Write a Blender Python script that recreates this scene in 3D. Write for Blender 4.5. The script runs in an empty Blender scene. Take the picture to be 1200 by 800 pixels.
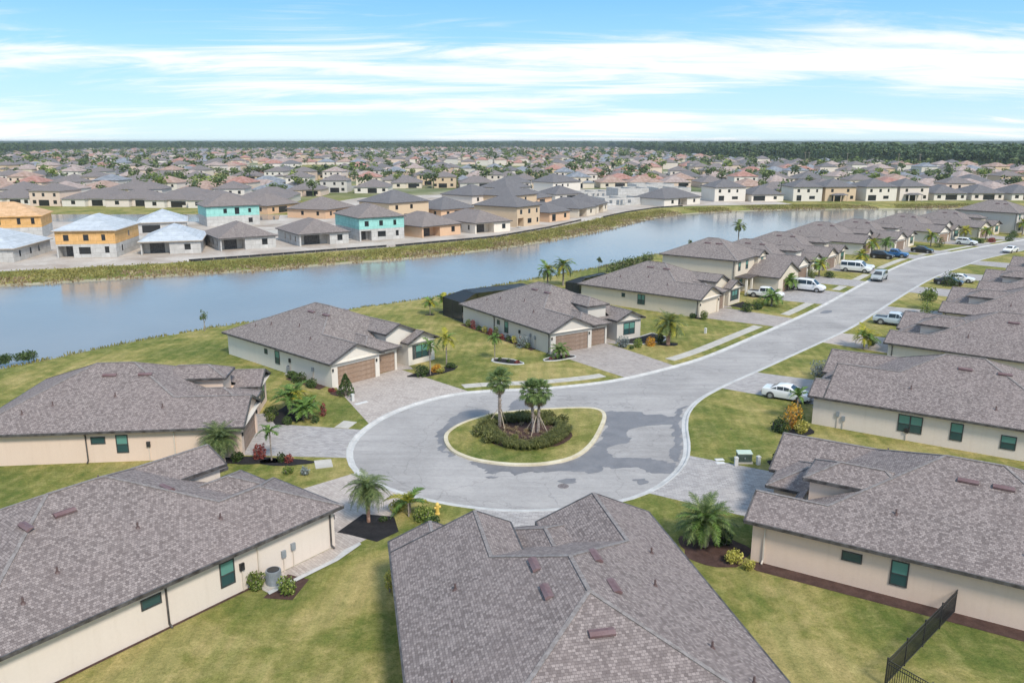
import bpy, math, random
from math import sin, cos, pi, radians, hypot, atan2, sqrt
from mathutils import Vector, noise
from mathutils.geometry import delaunay_2d_cdt
random.seed(7)
SC = bpy.context.scene
COL = SC.collection

# ------------------------------------------------------------------ camera
CAM_H = 24.8; CAM_F = 960.0; CAM_P = math.atan((400 - 164.5) / 960)
cam_d = bpy.data.cameras.new('camera'); cam = bpy.data.objects.new('camera', cam_d); COL.objects.link(cam)
cam.location = (0, 0, CAM_H); cam.rotation_euler = (pi / 2 - CAM_P, 0, 0)
cam_d.sensor_fit = 'HORIZONTAL'; cam_d.sensor_width = 36; cam_d.lens = 36 * CAM_F / 1200
cam_d.clip_start = 0.5; cam_d.clip_end = 30000
SC.camera = cam
# ------------------------------------------------------------------ light
SUN_EL, SUN_AZ = radians(47), (0.50, -0.866)          # the sun stands behind the camera, to the right
W = bpy.data.worlds.new('World'); SC.world = W; W.use_nodes = True
wn, wl = W.node_tree.nodes, W.node_tree.links
for n in list(wn): wn.remove(n)
def wnode(t, **k):
    n = wn.new(t)
    for a, b in k.items(): setattr(n, a, b)
    return n
out = wnode('ShaderNodeOutputWorld'); bg = wnode('ShaderNodeBackground')
sky = wnode('ShaderNodeTexSky', sky_type='NISHITA', sun_disc=False, sun_elevation=SUN_EL,
            sun_rotation=atan2(SUN_AZ[0], SUN_AZ[1]), altitude=30, air_density=1.0, dust_density=0.6, ozone_density=2.5)
geo = wnode('ShaderNodeNewGeometry'); sep = wnode('ShaderNodeSeparateXYZ')
def M_(op, a, b=None, c=None, clamp=False):
    n = wnode('ShaderNodeMath', operation=op); n.use_clamp = clamp
    for i, v in enumerate((a, b, c)):
        if v is None: continue
        if isinstance(v, (int, float)): n.inputs[i].default_value = v
        else: wl.new(v, n.inputs[i])
    return n.outputs[0]
tc = wnode('ShaderNodeTexCoord')
wl.new(tc.outputs['Generated'], sep.inputs[0])
dx, dy, dz = sep.outputs
zz = M_('MAXIMUM', dz, 0.0)
azim = M_('ARCTAN2', dx, dy)
# cirrus: streaks on a high layer, seen very flat near the horizon
cmb = wnode('ShaderNodeCombineXYZ')
den = M_('ADD', zz, 0.11)
wl.new(M_('DIVIDE', dx, den), cmb.inputs[0]); wl.new(M_('DIVIDE', dy, den), cmb.inputs[1])
def wnoise(scale, detail, rough, dist, loc, sc, rot=0.0):
    mp = wnode('ShaderNodeMapping'); mp.inputs['Location'].default_value = loc; mp.inputs['Scale'].default_value = sc
    mp.inputs['Rotation'].default_value = (0, 0, rot)
    wl.new(cmb.outputs[0], mp.inputs[0])
    n = wnode('ShaderNodeTexNoise'); n.inputs['Scale'].default_value = scale; n.inputs['Detail'].default_value = detail
    n.inputs['Roughness'].default_value = rough; n.inputs['Distortion'].default_value = dist
    wl.new(mp.outputs[0], n.inputs['Vector']); return n.outputs['Fac']
big = wnoise(0.55, 3, 0.5, 0.4, (5.0, 3.5, 0), (0.55, 1.0, 1), 0.12)
fine = wnoise(1.5, 9, 0.66, 1.3, (8.5, 5.5, 0), (0.50, 1.6, 1), 0.25)
cl = M_('ADD', M_('MULTIPLY', big, 0.68), M_('MULTIPLY', fine, 0.32))
cloud = wnode('ShaderNodeMapRange', interpolation_type='SMOOTHERSTEP')
cloud.inputs['From Min'].default_value = 0.44; cloud.inputs['From Max'].default_value = 0.625
wl.new(cl, cloud.inputs['Value'])
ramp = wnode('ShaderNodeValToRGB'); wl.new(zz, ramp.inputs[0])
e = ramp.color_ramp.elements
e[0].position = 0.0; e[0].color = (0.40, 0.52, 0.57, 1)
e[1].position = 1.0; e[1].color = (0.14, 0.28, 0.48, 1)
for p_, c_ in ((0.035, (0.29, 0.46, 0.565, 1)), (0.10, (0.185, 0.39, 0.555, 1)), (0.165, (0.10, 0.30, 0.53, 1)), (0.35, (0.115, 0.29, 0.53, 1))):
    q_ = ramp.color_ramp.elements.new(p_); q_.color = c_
skys = wnode('ShaderNodeVectorMath', operation='SCALE'); wl.new(sky.outputs[0], skys.inputs[0]); skys.inputs['Scale'].default_value = 1.0
# Nishita (physical, strength 0.10) blended with the blue of the photograph's own sky, brightened at the unseen zenith to add ambient light, then the cirrus
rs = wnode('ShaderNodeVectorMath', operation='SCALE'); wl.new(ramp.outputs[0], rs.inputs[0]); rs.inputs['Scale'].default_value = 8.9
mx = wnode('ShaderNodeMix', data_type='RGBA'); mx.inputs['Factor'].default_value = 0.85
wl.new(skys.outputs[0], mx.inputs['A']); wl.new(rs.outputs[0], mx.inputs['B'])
mc = wnode('ShaderNodeMix', data_type='RGBA'); mc.inputs['B'].default_value = (5.4, 5.35, 5.3, 1)
wl.new(cloud.outputs[0], mc.inputs['Factor']); wl.new(mx.outputs['Result'], mc.inputs['A'])
bg.inputs['Strength'].default_value = 0.10
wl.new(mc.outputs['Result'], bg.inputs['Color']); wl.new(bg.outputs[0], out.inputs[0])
sun_d = bpy.data.lights.new('sun', 'SUN'); sun_d.energy = 1.9; sun_d.angle = radians(12.0); sun_d.color = (1.0, 0.91, 0.79)
sun = bpy.data.objects.new('sun', sun_d); COL.objects.link(sun)
sd = Vector((SUN_AZ[0] * cos(SUN_EL), SUN_AZ[1] * cos(SUN_EL), sin(SUN_EL)))
sun.rotation_euler = sd.to_track_quat('Z', 'Y').to_euler(); sun.location = (60, -60, 80)
SC.view_settings.view_transform = 'Standard'; SC.view_settings.look = 'None'
SC.view_settings.exposure = 1.05; SC.view_settings.gamma = 1.0

# ------------------------------------------------------------------ materials
def new_mat(name):
    m = bpy.data.materials.new(name); m.use_nodes = True
    nt = m.node_tree
    return m, nt.nodes, nt.links, nt.nodes['Principled BSDF']
def c4(c): return (c[0], c[1], c[2], 1)
def lerp(a, b, t): return tuple(a[i] + (b[i] - a[i]) * t for i in range(3))
def coords(N, L, kind='Object'):
    t = N.new('ShaderNodeTexCoord'); return t.outputs[kind]
def nz(N, L, vec, scale, detail=4, rough=0.55, dist=0.0):
    n = N.new('ShaderNodeTexNoise'); n.inputs['Scale'].default_value = scale; n.inputs['Detail'].default_value = detail
    n.inputs['Roughness'].default_value = rough; n.inputs['Distortion'].default_value = dist
    if vec is not None: L.new(vec, n.inputs['Vector'])
    return n.outputs['Fac']
def ramp_(N, L, fac, stops):
    r = N.new('ShaderNodeValToRGB'); L.new(fac, r.inputs[0]); el = r.color_ramp.elements
    el[0].position, el[0].color = stops[0][0], c4(stops[0][1]); el[1].position, el[1].color = stops[-1][0], c4(stops[-1][1])
    for p, c in stops[1:-1]:
        q = el.new(p); q.color = c4(c)
    return r.outputs[0]
def mix_(N, L, fac, a, b, blend='MIX'):
    m = N.new('ShaderNodeMix'); m.data_type = 'RGBA'; m.blend_type = blend
    for s, v in (('Factor', fac), ('A', a), ('B', b)):
        if isinstance(v, (int, float)): m.inputs[s].default_value = v
        elif isinstance(v, tuple): m.inputs[s].default_value = c4(v)
        else: L.new(v, m.inputs[s])
    return m.outputs['Result']
def bump_(N, L, B, h, strength=0.3, dist=0.02):
    b = N.new('ShaderNodeBump'); b.inputs['Strength'].default_value = strength; b.inputs['Distance'].default_value = dist
    L.new(h, b.inputs['Height']); L.new(b.outputs[0], B.inputs['Normal'])
def plain(name, col, rough=0.7, var=0.12, scale=3.0, metal=0.0, bump=0.0, spec=0.3):
    m, N, L, B = new_mat(name)
    v = coords(N, L); f = nz(N, L, v, scale, 5, 0.6)
    c = ramp_(N, L, f, [(0.3, lerp(col, (0, 0, 0), var)), (0.7, lerp(col, (1, 1, 1), var * 0.5))])
    L.new(c, B.inputs['Base Color']); B.inputs['Roughness'].default_value = rough; B.inputs['Metallic'].default_value = metal
    B.inputs['Specular IOR Level'].default_value = spec
    if bump: bump_(N, L, B, nz(N, L, v, scale * 12, 3), bump, 0.01)
    return m
def stucco(name, col):
    m, N, L, B = new_mat(name)
    v = coords(N, L); big = nz(N, L, v, 0.35, 4, 0.6); sm = nz(N, L, v, 6, 4, 0.7)
    mp = N.new('ShaderNodeMapping'); mp.inputs['Scale'].default_value = (2.2, 2.2, 0.12); L.new(v, mp.inputs[0])
    st = nz(N, L, mp.outputs[0], 1.0, 4, 0.7)
    c = mix_(N, L, big, lerp(col, (0.35, 0.28, 0.22), 0.12), lerp(col, (1, 1, 1), 0.08))
    c = mix_(N, L, 0.16, c, ramp_(N, L, sm, [(0.3, (0.72,) * 3), (0.7, (1, 1, 1))]), 'MULTIPLY')
    c = mix_(N, L, 0.22, c, ramp_(N, L, st, [(0.30, (0.82, 0.79, 0.75)), (0.5, (1, 1, 1))]), 'MULTIPLY')
    L.new(c, B.inputs['Base Color']); B.inputs['Roughness'].default_value = 0.92; B.inputs['Specular IOR Level'].default_value = 0.15
    bump_(N, L, B, nz(N, L, v, 45, 3), 0.25, 0.01)
    return m
def shingle(name, dark, light, tint, far=False):
    m, N, L, B = new_mat(name)
    uv = coords(N, L, 'UV'); ob = coords(N, L)
    br = N.new('ShaderNodeTexBrick'); L.new(uv, br.inputs['Vector'])
    br.inputs['Scale'].default_value = 1.0; br.offset = 0.37; br.squash = 1
    br.inputs['Brick Width'].default_value = 0.16; br.inputs['Row Height'].default_value = 0.135
    br.inputs['Mortar Size'].default_value = 0.008; br.inputs['Mortar Smooth'].default_value = 0.3
    br.inputs['Color1'].default_value = c4(dark); br.inputs['Color2'].default_value = c4(light); br.inputs['Mortar'].default_value = c4(lerp(dark, (0, 0, 0), 0.4))  # dark joint colour paints in the shadow line between shingle courses
    big = nz(N, L, ob, 0.22, 5, 0.6)
    c = mix_(N, L, ramp_(N, L, big, [(0.35, (0, 0, 0)), (0.68, (1, 1, 1))]), br.outputs['Color'], tint)
    mm = N.new('ShaderNodeMix'); mm.data_type = 'RGBA'; mm.inputs['Factor'].default_value = 0.22
    L.new(br.outputs['Color'], mm.inputs['A']); L.new(c, mm.inputs['B'])
    sm = nz(N, L, ob, 7, 4, 0.75)
    c = mix_(N, L, 0.30, mm.outputs['Result'], ramp_(N, L, sm, [(0.32, (0.60, 0.57, 0.57)), (0.66, (1.0, 1.0, 1.0))]), 'MULTIPLY')
    mp = N.new('ShaderNodeMapping'); mp.inputs['Scale'].default_value = (1.4, 0.09, 1); L.new(uv, mp.inputs[0])
    c = mix_(N, L, 0.25, c, ramp_(N, L, nz(N, L, mp.outputs[0], 1.0, 4, 0.6), [(0.35, (0.7, 0.7, 0.72)), (0.6, (1, 1, 1))]), 'MULTIPLY')
    c_roof = c; B.inputs['Roughness'].default_value = 0.9; B.inputs['Specular IOR Level'].default_value = 0.2
    L.new(c_roof, B.inputs['Base Color'])
    sx = N.new('ShaderNodeSeparateXYZ'); L.new(uv, sx.inputs[0])
    fr = N.new('ShaderNodeMath'); fr.operation = 'FRACT'; dv = N.new('ShaderNodeMath'); dv.operation = 'DIVIDE'; dv.inputs[1].default_value = 0.135
    L.new(sx.outputs[1], dv.inputs[0]); L.new(dv.outputs[0], fr.inputs[0])
    iv = N.new('ShaderNodeMath'); iv.operation = 'SUBTRACT'; iv.inputs[0].default_value = 1.0; L.new(fr.outputs[0], iv.inputs[1])
    ad = N.new('ShaderNodeMath'); ad.operation = 'MULTIPLY_ADD'; L.new(br.outputs['Color'], ad.inputs[0]); ad.inputs[1].default_value = 2.0; L.new(iv.outputs[0], ad.inputs[2])
    bump_(N, L, B, ad.outputs[0], 0.55, 0.02)
    return m
def seamed(name, col, w, h, roofuv=False):
    m = plain(name, col, 0.85, 0.18, 0.8); N, L = m.node_tree.nodes, m.node_tree.links; B = N['Principled BSDF']; src = B.inputs['Base Color'].links[0].from_socket
    br = N.new('ShaderNodeTexBrick'); br.inputs['Scale'].default_value = 1; br.inputs['Brick Width'].default_value = w; br.inputs['Row Height'].default_value = h; br.inputs['Mortar Size'].default_value = 0.03
    if roofuv: L.new(coords(N, L, 'UV'), br.inputs['Vector'])
    else:
        sx = N.new('ShaderNodeSeparateXYZ'); L.new(coords(N, L), sx.inputs[0]); ad = N.new('ShaderNodeMath'); L.new(sx.outputs[0], ad.inputs[0]); L.new(sx.outputs[1], ad.inputs[1])
        cb = N.new('ShaderNodeCombineXYZ'); L.new(ad.outputs[0], cb.inputs[0]); L.new(sx.outputs[2], cb.inputs[1]); L.new(cb.outputs[0], br.inputs['Vector'])
    br.inputs['Color1'].default_value = (1, 1, 1, 1); br.inputs['Color2'].default_value = (.84, .84, .82, 1); br.inputs['Mortar'].default_value = (.55, .52, .5, 1)
    L.new(mix_(N, L, 0.8, src, br.outputs['Color'], 'MULTIPLY'), B.inputs['Base Color']); return m
def leafmat(name, a, b, c=None, rough=0.55, trans=0.25):
    m, N, L, B = new_mat(name)
    g = N.new('ShaderNodeNewGeometry'); oi = N.new('ShaderNodeObjectInfo')
    v = coords(N, L); f = nz(N, L, v, 1.4, 3)
    ad = N.new('ShaderNodeMath'); ad.operation = 'MULTIPLY_ADD'; L.new(g.outputs['Random Per Island'], ad.inputs[0]); ad.inputs[1].default_value = 0.65
    sc = N.new('ShaderNodeMath'); sc.operation = 'MULTIPLY'; L.new(f, sc.inputs[0]); sc.inputs[1].default_value = 0.45; L.new(sc.outputs[0], ad.inputs[2])
    col = ramp_(N, L, ad.outputs[0], [(0.1, a), (0.55, b), (0.95, c or lerp(b, (1, 1, 0.4), 0.12))])
    hs = N.new('ShaderNodeHueSaturation'); L.new(col, hs.inputs['Color'])
    mr = N.new('ShaderNodeMapRange'); mr.inputs['To Min'].default_value = 0.82; mr.inputs['To Max'].default_value = 1.18
    L.new(oi.outputs['Random'], mr.inputs['Value']); L.new(mr.outputs[0], hs.inputs['Value'])
    L.new(hs.outputs[0], B.inputs['Base Color']); B.inputs['Roughness'].default_value = rough; B.inputs['Specular IOR Level'].default_value = 0.25
    tr = N.new('ShaderNodeBsdfTranslucent'); L.new(hs.outputs[0], tr.inputs[0])
    ms = N.new('ShaderNodeMixShader'); ms.inputs[0].default_value = trans
    o = N['Material Output']; L.new(B.outputs[0], ms.inputs[1]); L.new(tr.outputs[0], ms.inputs[2]); L.new(ms.outputs[0], o.inputs[0])
    return m
def glass(name, col, rough=0.08):
    m, N, L, B = new_mat(name)
    B.inputs['Base Color'].default_value = c4(col); B.inputs['Roughness'].default_value = rough; B.inputs['Specular IOR Level'].default_value = 0.6
    return m
def screenmat():
    m, N, L, B = new_mat('black_screen_mesh')
    B.inputs['Base Color'].default_value = (0.015, 0.018, 0.022, 1); B.inputs['Roughness'].default_value = 0.5
    t = N.new('ShaderNodeBsdfTransparent'); ms = N.new('ShaderNodeMixShader'); ms.inputs[0].default_value = 0.86
    L.new(t.outputs[0], ms.inputs[1]); L.new(B.outputs[0], ms.inputs[2]); L.new(ms.outputs[0], N['Material Output'].inputs[0])
    return m
def lawnmat():
    m, N, L, B = new_mat('lawn_grass')
    g = N.new('ShaderNodeNewGeometry'); P = g.outputs['Position']
    f1 = nz(N, L, P, 0.095, 6, 0.68, 0.6); f2 = nz(N, L, P, 0.7, 6, 0.78, 0.3); f3 = nz(N, L, P, 5.0, 5, 0.8)
    mp = N.new('ShaderNodeMapping'); mp.inputs['Rotation'].default_value = (0, 0, 0.9); mp.inputs['Scale'].default_value = (1.1, 0.10, 1); L.new(P, mp.inputs[0])
    f4 = nz(N, L, mp.outputs[0], 0.8, 3, 0.6, 0.2)
    base = ramp_(N, L, f1, [(0.36, (0.095, 0.142, 0.034)), (0.45, (0.175, 0.195, 0.052)), (0.51, (0.33, 0.285, 0.10)), (0.59, (0.52, 0.40, 0.19))])
    c2 = ramp_(N, L, f2, [(0.32, (0.105, 0.152, 0.036)), (0.48, (0.26, 0.25, 0.078)), (0.66, (0.55, 0.45, 0.20))])
    c = mix_(N, L, 0.46, base, c2)
    c = mix_(N, L, 0.5, c, ramp_(N, L, f4, [(0.38, (0.62, 0.76, 0.52)), (0.60, (1.0, 0.98, 0.9))]), 'MULTIPLY')
    wv = N.new('ShaderNodeTexWave'); wv.inputs['Scale'].default_value = 0.42; wv.inputs['Distortion'].default_value = 2.5; wv.inputs['Detail'].default_value = 2; wv.inputs['Detail Scale'].default_value = 0.5; L.new(mp.outputs[0], wv.inputs['Vector'])
    c = mix_(N, L, 0.10, c, wv.outputs['Color'], 'MULTIPLY')
    c = mix_(N, L, 0.80, c, ramp_(N, L, f3, [(0.30, (0.48, 0.52, 0.40)), (0.55, (1, 1, 1)), (0.75, (1.25, 1.22, 1.1))]), 'MULTIPLY')
    f5 = nz(N, L, P, 14.0, 4, 0.8); c = mix_(N, L, 0.65, c, ramp_(N, L, f5, [(0.34, (0.5, 0.55, 0.42)), (0.52, (1, 1, 1)), (0.7, (1.3, 1.25, 1.1))]), 'MULTIPLY')
    L.new(c, B.inputs['Base Color']); B.inputs['Roughness'].default_value = 0.95; B.inputs['Specular IOR Level'].default_value = 0.1
    bump_(N, L, B, nz(N, L, P, 22, 5, 0.8), 0.8, 0.05)
    return m
def groundmat():
    """lawn near the street, a patchwork of dull greens and sand beyond the building site"""
    m = lawnmat(); m.name = 'ground_grass'; N, L = m.node_tree.nodes, m.node_tree.links; B = N['Principled BSDF']
    src = B.inputs['Base Color'].links[0].from_socket
    g = N.new('ShaderNodeNewGeometry'); sx = N.new('ShaderNodeSeparateXYZ'); L.new(g.outputs['Position'], sx.inputs[0])
    mr = N.new('ShaderNodeMapRange'); L.new(sx.outputs[1], mr.inputs['Value']); mr.inputs['From Min'].default_value = 330; mr.inputs['From Max'].default_value = 420
    f = nz(N, L, g.outputs['Position'], 0.018, 6, 0.7)
    farc = ramp_(N, L, f, [(0.36, (0.10, 0.125, 0.05)), (0.5, (0.20, 0.21, 0.11)), (0.62, (0.36, 0.33, 0.28)), (0.7, (0.42, 0.40, 0.36))])
    L.new(mix_(N, L, mr.outputs[0], src, farc), B.inputs['Base Color'])
    return m
def sheetmat(name, stops, s1, s2, mul=0.5, rough=0.92, bump=0.3, streak=None, spec=0.25):
    m, N, L, B = new_mat(name)
    g = N.new('ShaderNodeNewGeometry'); P = g.outputs['Position']
    f1 = nz(N, L, P, s1, 6, 0.65, 0.4); f2 = nz(N, L, P, s2, 5, 0.75)
    c = ramp_(N, L, f1, stops)
    c = mix_(N, L, mul, c, ramp_(N, L, f2, [(0.3, (0.62, 0.62, 0.62)), (0.7, (1.12, 1.12, 1.12))]), 'MULTIPLY')
    if name.endswith('asphalt') and streak:
        vo = N.new('ShaderNodeTexVoronoi'); vo.feature = 'DISTANCE_TO_EDGE'; vo.inputs['Scale'].default_value = 0.16
        ds = N.new('ShaderNodeVectorMath'); ds.operation = 'ADD'; nn = N.new('ShaderNodeTexNoise'); nn.inputs['Scale'].default_value = 0.5; nn.inputs['Detail'].default_value = 5; L.new(P, nn.inputs['Vector'])
        sc_ = N.new('ShaderNodeVectorMath'); sc_.operation = 'SCALE'; sc_.inputs['Scale'].default_value = 3.0; L.new(nn.outputs['Color'], sc_.inputs[0]); L.new(P, ds.inputs[0]); L.new(sc_.outputs[0], ds.inputs[1]); L.new(ds.outputs[0], vo.inputs['Vector'])
        c = mix_(N, L, 0.35, c, ramp_(N, L, vo.outputs['Distance'], [(0.0, (0.45, 0.45, 0.46)), (0.012, (1, 1, 1))]), 'MULTIPLY')
    if streak:
        mp = N.new('ShaderNodeMapping'); mp.inputs['Rotation'].default_value = (0, 0, streak); mp.inputs['Scale'].default_value = (0.07, 1.3, 1); L.new(P, mp.inputs[0])
        c = mix_(N, L, 0.35, c, ramp_(N, L, nz(N, L, mp.outputs[0], 1.0, 4, 0.7), [(0.38, (0.72, 0.72, 0.73)), (0.62, (1.06, 1.06, 1.06))]), 'MULTIPLY')
    L.new(c, B.inputs['Base Color']); B.inputs['Roughness'].default_value = rough; B.inputs['Specular IOR Level'].default_value = spec
    bump_(N, L, B, nz(N, L, P, s2 * 4, 4, 0.7), bump, 0.02)
    return m
def pavermat(name, a, b, c3, rot=0.0, w=0.42, h=0.2):
    m, N, L, B = new_mat(name)
    g = N.new('ShaderNodeNewGeometry'); mp = N.new('ShaderNodeMapping'); mp.inputs['Rotation'].default_value = (0, 0, rot); L.new(g.outputs['Position'], mp.inputs[0])
    br = N.new('ShaderNodeTexBrick'); L.new(mp.outputs[0], br.inputs['Vector']); br.inputs['Scale'].default_value = 1
    br.inputs['Brick Width'].default_value = w; br.inputs['Row Height'].default_value = h; br.inputs['Mortar Size'].default_value = 0.012
    br.inputs['Color1'].default_value = c4(a); br.inputs['Color2'].default_value = c4(b); br.inputs['Mortar'].default_value = c4(lerp(a, (0, 0, 0), 0.35))
    f = nz(N, L, g.outputs['Position'], 0.5, 5, 0.7)
    c = mix_(N, L, ramp_(N, L, f, [(0.35, (0, 0, 0)), (0.7, (0.6, 0.6, 0.6))]), br.outputs['Color'], c3)
    f2 = nz(N, L, g.outputs['Position'], 3.0, 5, 0.8)
    c = mix_(N, L, 0.4, c, ramp_(N, L, f2, [(0.3, (0.7, 0.68, 0.66)), (0.7, (1.1, 1.1, 1.1))]), 'MULTIPLY')
    L.new(c, B.inputs['Base Color']); B.inputs['Roughness'].default_value = 0.85; B.inputs['Specular IOR Level'].default_value = 0.25
    bump_(N, L, B, br.outputs['Fac'], -0.3, 0.01)
    return m
def watermat(name, col, rough=0.12):
    m, N, L, B = new_mat(name)
    g = N.new('ShaderNodeNewGeometry')
    mp = N.new('ShaderNodeMapping'); mp.inputs['Rotation'].default_value = (0, 0, 0.5); mp.inputs['Scale'].default_value = (0.55, 1.5, 1); L.new(g.outputs['Position'], mp.inputs[0])
    f = nz(N, L, mp.outputs[0], 0.9, 5, 0.65); f2 = nz(N, L, g.outputs['Position'], 0.03, 4, 0.6, 0.5)
    c = mix_(N, L, f2, lerp(col, (0, 0, 0), 0.2), lerp(col, (1, 1, 1), 0.08))
    L.new(c, B.inputs['Base Color']); B.inputs['Roughness'].default_value = rough; B.inputs['IOR'].default_value = 1.33; B.inputs['Specular IOR Level'].default_value = 0.5
    bump_(N, L, B, f, 0.30, 0.07)
    return m

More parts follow.
